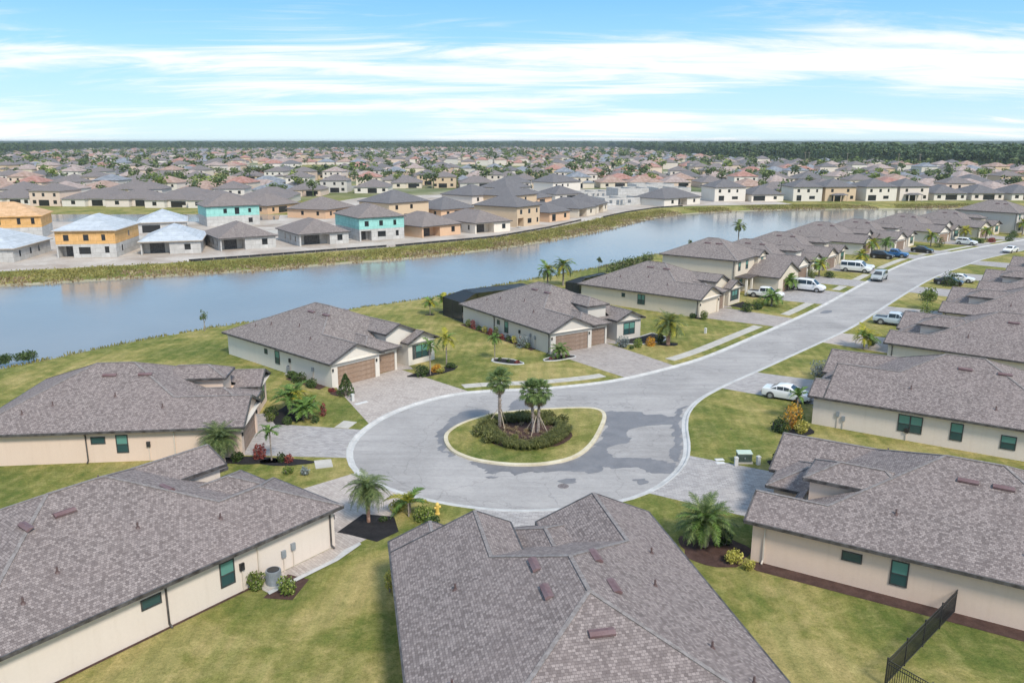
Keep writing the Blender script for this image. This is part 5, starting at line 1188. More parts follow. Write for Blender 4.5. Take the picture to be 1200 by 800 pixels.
b = MB(); b.box(-0.55, 0.55, -0.32, 0.32, 0.12, 0.78); b.obj('cabinet', 'trans_d', root)
b = MB(); b.box(-0.58, 0.58, -0.36, 0.36, 0.78, 0.87); b.box(-0.57, 0.57, 0.0, 0.355, 0.872, 0.91); b.obj('lid', 'trans', root)
b = MB(); b.box(-0.04, 0.04, -0.35, -0.322, 0.4, 0.52); b.obj('handle', 'metal', root)
for i, (x, y, l) in enumerate(((17.6, 60.2, 'left of two short pale bollards before the utility cabinet'), (19.4, 60.4, 'right of two short pale bollards before the utility cabinet'), (-15.6, 76.6, 'pale utility pedestal on the lawn before the white garage'), (25.6, 105.6, 'pale green pedestal on the lawn below the open garage house'), (45.2, 101.2, 'small white pedestal beside the yellow palm clump'))):
    root = thing('utility_pedestal', l, 'utility pedestal', (x, y, 0), 0.3 * i)
    b = MB(); b.box(-0.13, 0.13, -0.13, 0.13, 0, 0.62); b.obj('post', 'plate', root); b = MB(); b.box(-0.15, 0.15, -0.15, 0.15, 0.62, 0.7); b.box(-0.1, 0.1, -0.1, 0.1, 0.7, 0.74); b.obj('cap', 'plate', root)
for x, y, rz in ((16.6, 61.4, .1), (16.5, 60.7, .1), (-14.4, 76.2, .7), (-14.9, 75.7, .7)):
    b = MB(); b.box(-0.35, 0.35, -0.22, 0.22, 0, 0.035); b.box(-0.3, 0.3, -0.17, 0.17, 0.035, 0.045)
    o = b.obj('meter_lid', 'plate'); o.location = (x, y, 0); o.rotation_euler = (0, 0, rz); tag(o, 'flat pale meter lid set in the grass', 'meter lid', 'meter lids in the lawns')
root = thing('fire_hydrant', 'yellow fire hydrant on the grass at the kerb', 'fire hydrant', (-5.1, 51.6, 0), 0.6)
b = MB(); b.tube([(0, 0, 0), (0, 0, 0.08), (0, 0, 0.1), (0, 0, 0.6), (0, 0, 0.68), (0, 0, 0.8), (0, 0, 0.86)], [0.18, 0.18, 0.13, 0.13, 0.15, 0.11, 0.05], 14); b.obj('barrel', 'hydrant', root)
for a in (0, pi / 2, pi):
    b = MB(); b.tube([(0.1 * cos(a), 0.1 * sin(a), 0.5), (0.25 * cos(a), 0.25 * sin(a), 0.5)], [0.075, 0.085], 10); b.obj('outlet_cap', 'hydrant', root)
# meters and hoses on walls are parts of their houses
def wall_box(h, side, t, z0, w, hh, m='grey', name='meter_box'):
    b = MB(); x = 0 if side == 'L' else WD; s = -1 if side == 'L' else 1
    b.box(min(x + s * 0.003, x + s * 0.14), max(x + s * 0.003, x + s * 0.14), t - w / 2, t + w / 2, z0, z0 + hh); b.obj(name, m, HOUSES[h][0])
for h, side, ts in (('A', 'L', ((3.2, 1.1), (3.9, 0.9), (6.7, 1.3))), ('D', 'L', ((3.2, 1.2), (4.2, 1.3), (6.6, 1.3))), ('R1', 'R', ((3.0, 1.1), (3.5, 0.8), (8.6, 0.7))), ('H', 'L', ((3.3, 1.2), (7.6, 1.4))), ('B', 'L', ((7.2, 1.2), ))):
    for t, z0 in ts:
        wall_box(h, side, t, z0, 0.28, 0.42, 'metal' if t < 4.3 else 'black')
        b = MB(); x = -0.05 if side == 'L' else WD + 0.05; b.bar((x, t, 0.0), (x, t, z0), 0.05, 0.05); b.obj('conduit', 'lightpipe', HOUSES[h][0])
# black fence in the lower right garden
root = thing('metal_fence', 'black metal garden fence ending at the peach wall, lower right', 'fence', (0, 0, 0))
A0, A1, B1 = Vector((24.0, 39.6, 0)), Vector((17.45, 33.4, 0)), Vector((21.0, 28.0, 0))
def picket_mesh(): 
    b = MB(); b.box(-0.011, 0.011, -0.011, 0.011, 0.06, 1.42); return b.mesh('picket', 'black')
def fence_run(root, a, b, n_posts, H=1.5, gap=0.105):
    d = (b - a); L_ = d.length; u = d.normalized()
    for i in range(n_posts + 1):
        p = a + d * i / n_posts; q = MB(); q.box(-0.03, 0.03, -0.03, 0.03, 0, H); q.box(-0.037, 0.037, -0.037, 0.037, H, H + 0.03); inst('post', cached(('post', H), lambda: q.mesh('post', 'black')), root, p, (0, 0, atan2(u.y, u.x)))
    for z in (0.12, 1.2, 1.4):
        q = MB(); q.bar(a + Vector((0, 0, z)), b + Vector((0, 0, z)), 0.028, 0.035); q.obj('rail', 'black', root)
    k = int(L_ / gap)
    for i in range(1, k): inst('picket', cached('picket', picket_mesh), root, a + d * i / k, (0, 0, atan2(u.y, u.x)))
fence_run(root, A0, A1, 4); fence_run(root, A1, B1, 3)
root = thing('metal_fence', 'black garden fence by the hedge behind the cream house', 'fence', (0, 0, 0)); fence_run(root, Vector((16.5, 155.0, 0)), Vector((29.0, 168.5, 0)), 7, gap=0.35)
# pool cages
def cage(label, X, Y, th, x0, x1, y0, y1, h=2.75, hr=3.9, mans=True):
    root = thing('pool_cage', label, 'pool enclosure', (X, Y, 0), th); b = MB(); g = MB(); n = 5; hip = 2.2
    xs = [x0 + (x1 - x0) * i / n for i in range(n + 1)]; ym = y1 - hip
    T = lambda x: h if x in (x0, x1) else hr
    hip = min(2.2, (y1 - y0) * .6); ym = y1 - hip; xa, xb = x0 + hip, x1 - hip
    for x in xs: b.bar((x, y1, 0), (x, y1, h), 0.07, 0.07)
    for y in (y0, (y0 + y1) / 2, y1):
        for x in (x0, x1): b.bar((x, y, 0), (x, y, h), 0.07, 0.07)
    for z in (0.1, 1.0, h): b.bar((x0, y1, z), (x1, y1, z), 0.06, 0.06); b.bar((x0, y0, z), (x0, y1, z), 0.06, 0.06); b.bar((x1, y0, z), (x1, y1, z), 0.06, 0.06)
    b.bar((xa, y0, hr), (xa, ym, hr), 0.06, 0.06); b.bar((xb, y0, hr), (xb, ym, hr), 0.06, 0.06); b.bar((xa, ym, hr), (xb, ym, hr), 0.06, 0.06)
    for (p, q) in (((x0, y1, h), (xa, ym, hr)), ((x1, y1, h), (xb, ym, hr)), ((x0, y0, h), (xa, y0, hr)), ((x1, y0, h), (xb, y0, hr))): b.bar(p, q, 0.06, 0.06)
    for i in range(1, n): x = min(max(xs[i], xa), xb); b.bar((xs[i], y1, h), (x, ym, hr), 0.05, 0.05); b.bar((x, ym, hr), (x, y0, hr), 0.05, 0.05)
    g.face([(x0, y1, 0), (x1, y1, 0), (x1, y1, h), (x0, y1, h)]); g.face([(x0, y0, 0), (x0, y1, 0), (x0, y1, h), (x0, y0, h)]); g.face([(x1, y0, 0), (x1, y1, 0), (x1, y1, h), (x1, y0, h)])
    g.face([(x0, y1, h), (x1, y1, h), (xb, ym, hr), (xa, ym, hr)]); g.face([(x0, y0, h), (x0, y1, h), (xa, ym, hr), (xa, y0, hr)]); g.face([(x1, y0, h), (x1, y1, h), (xb, ym, hr), (xb, y0, hr)]); g.face([(xa, y0, hr), (xb, y0, hr), (xb, ym, hr), (xa, ym, hr)])
    b.obj('frame', 'black', root); g.obj('screen_mesh', 'screen', root)
    d = MB(); d.box(x0, x1, y0, y1, -0.05, 0.05); d.obj('deck', 'walk', root)
    return root
cage('black pool cage on the lake side of the grey house', 4.6, 94.6, 0.58, 0.1, 14.6, LD + 0.5, LD + 6.0)
cage('black pool cage behind the house with the open garage', 26.9, 115.3, 0.866, 0.1, 9.5, LD + 0.5, LD + 3.2, 2.6, 3.3)
cage('black pool cage left of the two storey house', 36.9, 134.2, 0.90, 0.1, 11.5, 14.1, 17.2, 2.6, 3.3)
cage('black pool cage behind the house next to the two storey one', 51.2, 146.3, 0.90, 1, 14, LD + .5, LD + 6)
# ------------------------------------------------------------------ vehicles
def car(kind, label, x, y, rz, paint, cat='car', group=None):
    """local +x = forward"""
    S = dict(sedan=dict(L=4.7, W=1.82, st=[(-2.35, .45, .78, .78), (-2.25, .30, .96, .97), (-1.55, .26, 1.0, 1.04), (-0.85, .24, .98, 1.42), (-0.2, .24, .96, 1.47), (0.35, .24, .95, 1.40), (1.05, .24, .93, .98), (2.0, .26, .80, .83), (2.32, .35, .62, .64)], gl=(2, 6), wh=(-1.42, 1.42), r=.33),
             suv=dict(L=4.7, W=1.9, st=[(-2.3, .5, .95, 1.0), (-2.22, .35, 1.05, 1.35), (-1.85, .3, 1.06, 1.70), (-0.8, .3, 1.05, 1.75), (0.3, .3, 1.04, 1.70), (1.1, .3, 1.04, 1.10), (2.05, .3, .96, .98), (2.32, .45, .75, .78)], gl=(1, 5), wh=(-1.4, 1.45), r=.38),
             van=dict(L=5.6, W=2.0, st=[(-2.8, .5, 1.15, 1.9), (-2.72, .4, 1.18, 2.05), (-1.5, .38, 1.18, 2.10), (0.0, .38, 1.18, 2.10), (0.9, .38, 1.16, 2.02), (1.75, .38, 1.14, 1.22), (2.55, .4, 1.0, 1.03), (2.8, .5, .75, .78)], gl=(1, 5), wh=(-1.75, 1.75), r=.38),
             minivan=dict(L=5.0, W=1.95, st=[(-2.5, .45, 1.0, 1.2), (-2.42, .35, 1.05, 1.6), (-1.9, .3, 1.06, 1.72), (-0.4, .3, 1.05, 1.75), (0.6, .3, 1.02, 1.62), (1.6, .3, .98, 1.05), (2.3, .32, .82, .84), (2.5, .4, .65, .68)], gl=(1, 5), wh=(-1.5, 1.55), r=.34),
             pickup=dict(L=5.6, W=1.95, st=[(-2.8, .55, 1.02, 1.02), (-2.72, .5, 1.05, 1.05), (-0.95, .45, 1.05, 1.05), (-0.75, .4, 1.06, 1.78), (0.2, .4, 1.06, 1.82), (0.6, .4, 1.06, 1.74), (1.25, .4, 1.08, 1.12), (2.5, .45, 1.02, 1.04), (2.78, .55, .8, .82)], gl=(2, 6), wh=(-1.7, 1.75), r=.4))[kind]
    root = thing('parked_' + {'sedan': 'car', 'suv': 'car', 'van': 'van', 'minivan': 'car', 'pickup': 'pickup_truck'}[kind] if kind != 'minivan' else 'minivan', label, cat, (x, y, 0.0), rz, group)
    def body():
        b = MB(); W2 = S['W'] / 2; rows = []; n = len(S['st'])
        for i, (sx, zb, zw, zr) in enumerate(S['st']):
            endf = 0.86 if i in (0, n - 1) else 0.96 if i in (1, n - 2) else 1.0; w = W2 * endf; roofed = zr - zw > 0.15; wr = w * (0.80 if roofed else 0.90)
            rows.append([(-w * .93, zb), (-w, (zb + zw) * .5), (-w * .97, zw), (-wr, zr - (.07 if roofed else 0.0)), (-wr * .82, zr), (wr * .82, zr), (wr, zr - (.07 if roofed else 0.0)), (w * .97, zw), (w, (zb + zw) * .5), (w * .93, zb)])
        for i, r_ in enumerate(rows): b.v += [(S['st'][i][0], yy, z) for yy, z in r_]
        k = 10
        for i in range(n - 1):
            for j in range(k - 1): b.f.append((i * k + j, i * k + j + 1, (i + 1) * k + j + 1, (i + 1) * k + j)); b.uv.append(None)
            b.f.append((i * k + 9, i * k, (i + 1) * k, (i + 1) * k + 9)); b.uv.append(None)
        b.f.append(tuple(range(k))); b.f.append(tuple(reversed(range((n - 1) * k, n * k)))); b.uv += [None, None]
        me = b.mesh('body', paint); me.polygons.foreach_set('use_smooth', [True] * len(me.polygons))
        me.set_sharp_from_angle(angle=radians(32)) if hasattr(me, 'set_sharp_from_angle') else None
        return me, rows
    me, rows = cached(('car', kind, paint), body); inst('body', me, root)
    st = S['st']; a, z = S['gl']
    def P(i, j, off=0.012):
        yy, zz_ = rows[i][j]; return Vector((st[i][0], yy + (off if yy > 0 else -off), zz_))
    # side windows: between the belt (2) and the roof edge (3)
    for s in (0, 1):
        jb, jt = (2, 3) if s == 0 else (7, 6)
        for i in range(a, z):
            if kind == 'pickup' and i < 3: continue
            b1, t1, b2, t2 = P(i, jb), P(i, jt), P(i + 1, jb), P(i + 1, jt)
            if (t1 - b1).length < .12 and (t2 - b2).length < .12: continue
            if (t1 - b1).length < .12 or (t2 - b2).length < .12:
                q = [b1.lerp(t1, .12), b2.lerp(t2, .12), (b2 if (t2 - b2).length > .12 else b1).lerp(t2 if (t2 - b2).length > .12 else t1, .86)]
                c = sum(q, Vector()) / 3; q = [c + (p - c) * .84 for p in q]
            else:
                q = [b1.lerp(t1, .12), b2.lerp(t2, .12), b2.lerp(t2, .88), b1.lerp(t1, .88)]
                c = sum(q, Vector()) / 4; q = [Vector((c.x + (p.x - c.x) * .92, p.y, p.z)) for p in q]
            g = MB(); g.face([tuple(p) for p in q]); g.obj('side_window', 'carglass', root)
    # windscreen and rear window
    def cross(i0, i1, name):
        up = Vector((0.012 if name == 'windscreen' else -0.012, 0, 0.012)); q = [P(i0, 4, 0) + up, P(i0, 5, 0) + up, P(i1, 6, 0) + up, P(i1, 3, 0) + up]
        c = sum(q, Vector()) / 4; q = [c + (p - c) * .88 for p in q]; g = MB(); g.face([tuple(p) for p in q]); g.obj(name, 'carglass', root)
    cross(z - 1, z, 'windscreen')
    if kind != 'pickup': cross(a + 1 if kind in ('sedan',) else a + 1, a, 'rear_window')
    else: cross(3, 2, 'rear_window')
    if kind == 'pickup':
        g = MB(); g.box(-2.62, -1.0, -.72, .72, .98, 1.062); g.obj('cargo_bed', 'black', root)
    def wheel():
        b = MB(); r = S['r']; b.tube([(0, -.11, 0), (0, -.10, 0), (0, .10, 0), (0, .11, 0)], [r * .9, r, r, r * .9], 18); return b.mesh('tyre', 'tyre')
    def rim():
        b = MB(); r = S['r'] * .62; b.tube([(0, -.118, 0), (0, .118, 0)], [r, r], 12); return b.mesh('rim', 'rim')
    for wx in S['wh']:
        for s in (-1, 1):
            arch = MB(); r = S['r'] * 1.18; arch.tube([(wx, s * (S['W'] / 2 - .06), S['r']), (wx, s * (S['W'] / 2 + .006), S['r'])], [r, r], 16); arch.obj('wheel_arch', 'black', root)
            w = inst('wheel', cached(('wh', kind), wheel), root, (wx, s * (S['W'] / 2 - .07), S['r'])); inst('rim', cached(('rim', kind), rim), w)
    f = st[-1]; r0 = st[0]
    for s in (-1, 1):
        g = MB(); g.box(f[0] - .12, f[0] + .012, s * .62 - .2, s * .62 + .2, f[2] - .14, f[2] + .0); g.obj('headlight', 'lamp', root)
        g = MB(); g.box(r0[0] - .012, r0[0] + .1, s * .66 - .13, s * .66 + .13, r0[2] - .28, r0[2] - .06); g.obj('tail_light', 'lampr', root)
        g = MB(); yb = S['W'] / 2 * .97; xm = st[z][0] - .35; g.box(xm - .1, xm + .06, min(s * yb, s * (yb + .2)), max(s * yb, s * (yb + .2)), st[z][2] + .0, st[z][2] + .14); g.obj('side_mirror', paint, root)
    g = MB(); g.box(f[0] - .05, f[0] + .015, -.42, .42, f[1] + .05, f[2] - .16); g.obj('grille', 'black', root)
    g = MB(); g.box(r0[0] - .018, r0[0] + .02, -.2, .2, r0[1] + .08, r0[1] + .22); g.obj('number_plate', 'plate', root)
    g = MB(); g.box(-S['L'] / 2 + .15, S['L'] / 2 - .15, -S['W'] / 2 * .9, S['W'] / 2 * .9, .2, .42); g.obj('underbody', 'black', root)
    return root
aS = 0.88                                                                # heading of the street
out_l_ = aS - pi / 2 + 0.02
car('sedan', 'white sedan half hidden by the orange croton on the right driveway', 27.2, 77.4, radians(-33), 'p_white')
car('pickup', 'pale silver blue pickup on the right side driveway, bed towards the street', 53.0, 110.7, radians(-36), 'p_pale', 'pickup')
car('sedan', 'dark car standing beyond the pale pickup', 56.6, 113.0, radians(-36), 'p_navy')
car('minivan', 'silver minivan driving on the street towards the camera', 67.3, 148.6, radians(232), 'p_silver')
car('van', 'white van on the driveway below the cream gabled house, nearest of the white vans', 50.2, 137.2, radians(-36), 'p_white', 'van')
car('van', 'white camper van with dark rear window, second up the street', 66.8, 157.8, radians(-34), 'p_white', 'van')
car('pickup', 'white pickup behind the second white van', 68.6, 160.8, radians(-36), 'p_white', 'pickup')
car('pickup', 'white pickup before the porch of the two storey house', 41.2, 131.0, radians(-34), 'p_white', 'pickup')
car('suv', 'black off road car parked under the golden palm', 80.0, 176.4, radians(-38), 'p_black')
car('pickup', 'bright blue pickup next to the black off road car', 83.8, 178.8, radians(-40), 'p_blue', 'pickup')
car('sedan', 'black sedan on a driveway at the far left side of the street', 93.5, 186.2, radians(-44), 'p_black')
car('suv', 'white hatchback on the driveway before the far bend', 111.2, 200.4, radians(-46), 'p_white')
car('sedan', 'white sedan at the far right edge of the street', 113.8, 186.6, radians(218), 'p_white')
car('sedan', 'black car behind the leafy bush on the right side', 77.3, 143.3, radians(-38), 'p_black')
car('sedan', 'white car beyond the leafy bush on the right side', 81.0, 146.4, radians(-38), 'p_white')
car('suv', 'dark car at the far right end of the street', 141.0, 218.5, radians(-50), 'p_navy')

# ------------------------------------------------------------------ the far bank: building site
DIRT = [(-330, 118), (-230, 135), (-150, 146), (-120, 152.5), (-99.2, 158.5), (-72.5, 169.0), (-56.1, 178.2), (-43, 187), (-28.5, 196.0), (-4.5, 214.8), (11.0, 238), (24, 262), (38, 288), (52, 310), (70, 322), (101.5, 329.2), (112, 331), (110, 349), (97, 405), (71, 433), (35, 433), (-17, 404), (-68, 368), (-84, 300), (-92, 268), (-154, 258), (-330, 240)]
sheet('construction_ground', DIRT, 0.012, 'dirt')
sheet('construction_road', [(-330, 196), (-150, 206), (-110, 208), (-80, 216), (-52, 234), (-26, 262), (-4, 300), (22, 350), (60, 380), (58, 388), (16, 357), (-10, 304), (-32, 268), (-57, 241), (-83, 223), (-112, 215), (-150, 213), (-330, 203)], 0.03, 'walk')
sheet('canal_water', [(-330, 262), (-149, 259), (-119, 256.5), (-94.9, 259), (-75, 265), (-79, 281), (-105.7, 285), (-157, 285), (-330, 282)], 0.02, 'water')
sheet('canal_bank', [(-330, 284), (-157, 286), (-105.7, 286), (-70, 281), (-60, 312), (-86, 327), (-120, 325), (-160, 322), (-210, 322), (-330, 322)], 0.03, 'lawn')
sheet('bank_lawn', [(112.5, 331.5), (144, 334), (168, 336), (260, 338), (330, 344), (330, 351), (205, 350), (144, 346), (113, 344)], 0.02, 'lawn')
# bank vegetation as tufts
def tufts(pts, name, m, h0, h1, n_bl, w=0.10, zf=None, spread=0.8):
    b = MB(); r_ = random.Random(3)
    for (x, y, z) in pts:
        for i in range(n_bl):
            a = r_.uniform(0, 6.28); h = r_.uniform(h0, h1); bx, by = x + r_.gauss(0, spread), y + r_.gauss(0, spread); c, s = cos(a) * w, sin(a) * w; lx, ly = r_.uniform(-.5, .5) * h, r_.uniform(-.5, .5) * h
            b.face([(bx - c, by - s, z - .1), (bx + c, by + s, z - .1), (bx + c * .6 + lx, by + s * .6 + ly, z + h), (bx - c * .6 + lx, by - s * .6 + ly, z + h)])
    return tag(b.obj(name, m), kind='stuff')
far_line = [(p, q) for p, q in zip(lake, lake_top) if (p[1] > 125 + 0.0 * p[0] and hypot(p[0] - q[0], p[1] - q[1]) > 8.5) and p[0] > -150]
pts = []; pts2 = []
r_ = random.Random(5)
for i in range(len(far_line) - 1):
    (p, q), (p2, q2) = far_line[i], far_line[i + 1]
    if hypot(p2[0] - p[0], p2[1] - p[1]) > 9: continue
    for k in range(34):
        t, u = r_.random(), r_.random() ** 0.8
        a = (p[0] + (p2[0] - p[0]) * t, p[1] + (p2[1] - p[1]) * t); c = (q[0] + (q2[0] - q[0]) * t, q[1] + (q2[1] - q[1]) * t)
        x, y = a[0] + (c[0] - a[0]) * u, a[1] + (c[1] - a[1]) * u; z = -1.2 + 1.2 * u
        brown = noise.noise(Vector((x * 0.06, y * 0.06, 3))) > 0.02
        (pts2 if u < (0.55 if brown else 0.25) else pts).append((x, y, z))
tufts(pts, 'bank_vegetation', 'weeds', 0.06, 0.28, 20, 0.15, spread=1.1); tufts(pts2, 'bank_reeds', 'reeds', 0.10, 0.45, 14, 0.18, spread=0.9)
pts = []
for p, q in zip(lake, lake_top):
    if p[0] < -75 or p[0] > 60 or hypot(p[0] - q[0], p[1] - q[1]) > 7: continue
    for k in range(14): t = r_.uniform(-.5, .5); u = r_.uniform(0.0, 0.35); pts.append((p[0] + (q[0] - p[0]) * u + 5 * t * 0.7, p[1] + (q[1] - p[1]) * u + 5 * t * 0.7, -1.2 + 1.2 * u))
tufts(pts, 'shore_grass', 'weeds', 0.1, 0.35, 6, 0.08, spread=0.4)
def silt_fence(line, label):
    root = thing('silt_fence', label, 'fence', (0, 0, 0)); b = MB(); p = resample(line, 2.5, False)
    for i in range(len(p) - 1): b.bar((p[i][0], p[i][1], 0.27), (p[i + 1][0], p[i + 1][1], 0.27), 0.02, 0.5)
    b.obj('fabric', 'black', root)
    for q in p: inst('post', cached('siltpost', lambda: (lambda m_: (m_.box(-.03, .03, -.03, .03, 0, .65), m_.mesh('post', 'wood'))[1])(MB())), root, (q[0], q[1], 0))
silt_fence([(-68, 171.5), (-56, 178.8), (-44, 187.0), (-30, 195.8)], 'black silt fence behind the bank grass before the brown roofed site house')
silt_fence([(-28, 196.6), (-10, 211), (-4.0, 216), (10.4, 238.6), (22.0, 262)], 'black silt fence along the site edge in the middle of the far bank')
silt_fence([(30, 272), (40, 291), (54, 311), (66, 320)], 'black silt fence at the bend before the unfinished block walls')

def far_house(label, x0, y0, x1, y1, depth, st, upper, lower, roof, ops, group=None, bay=None, two=False, name='house_under_construction', cat='house'):
    """front facade from (x0,y0) to (x1,y1) seen from the lake"""
    w = hypot(x1 - x0, y1 - y0); th = atan2(y1 - y0, x1 - x0); root = thing(name, label, cat, (x0, y0, 0), th, group); H = 2.95 * st
    b = MB()
    la = [o for o in ops if o[0] == 'lanai']
    if la:
        _, a, c, d_ = la[0]; fp = [(0, 0), (a, 0), (a, d_), (c, d_), (c, 0), (w, 0), (w, depth), (0, depth)] if a > 0.35 else [(0, 0), (0.3, 0), (0.3, d_), (c, d_), (c, 0), (w, 0), (w, depth), (0, depth)]
    else: fp = [(0, 0), (w, 0), (w, depth), (0, depth)]
    prism_wall(b, fp, -.2, 2.95 if st == 2 else H + .1)
    if la: b.box(max(a, .3) + .003, c - .003, .003, d_ - .003, 2.55, 2.94)
    b.obj('wall', lower, root)
    if st == 2:
        b = MB(); b.box(-.02, w + .02, -.02, depth + .02, 2.952, H + .1); b.obj('upper_wall', upper, root)
    vols = [vol(-.5, w + .5, -.5, depth + .5, ez=H)]
    rf = build_roof(root, vols, roof, caps=False, soffit=False)
    for ch in root.children:
        if ch.name.startswith('gutter') and roof in ('roof_osb', 'roof_under'): ch.name = 'fascia'; ch.data.materials[0] = MAT['osb' if roof == 'roof_osb' else 'wood']
    for o in ops:
        if o[0] == 'lanai':
            _, a, c, d_ = o; hollow(root, (a + c) / 2, d_, 0, .05, (c - a) * .55, 2.2)
        elif o[0] == 'w': hollow(root, o[1], -.03 if (st == 2 and o[2] > 3) else 0, 0, o[2], o[3], o[4], 'black_glass')
        elif o[0] == 'l': hollow(root, -.03 if (st == 2 and o[2] > 3) else 0, o[1], -pi / 2, o[2], o[3], o[4], 'black_glass')
        elif o[0] == 'r': hollow(root, w + (.03 if (st == 2 and o[2] > 3) else 0), o[1], pi / 2, o[2], o[3], o[4], 'black_glass')
    if bay:
        b = MB(); bx0, bx1 = bay
        for x in (bx0 + .1, (bx0 + bx1) / 2, bx1 - .4): b.box(x, x + .3, -3.0, -2.7, 0, 2.6)
        b.obj('porch_column', lower, root); sm = [vol(bx0 - .3, bx1 + .3, -3.3, -.01, ez=2.6)]; roof_mesh(sm).obj('porch_roof', roof, root)
        hollow(root, (bx0 + bx1) / 2, -.001, 0, 0, (bx1 - bx0) * .75, 2.3, 'black_glass')
    return root
W3 = [('w', 2.2, 3.7, 1.1, 1.3), ('w', 6.3, 3.7, 1.1, 1.3), ('w', 9.9, 3.7, .8, 1.3)]
sides = [('l', 3, .9, .7, 1.3), ('l', 7, .9, .7, 1.3), ('l', 11, .9, .7, 1.3)]
sidesR = [('r', 3, .9, .7, 1.3), ('r', 8, .9, .7, 1.3), ('r', 12, .9, .7, 1.3)]
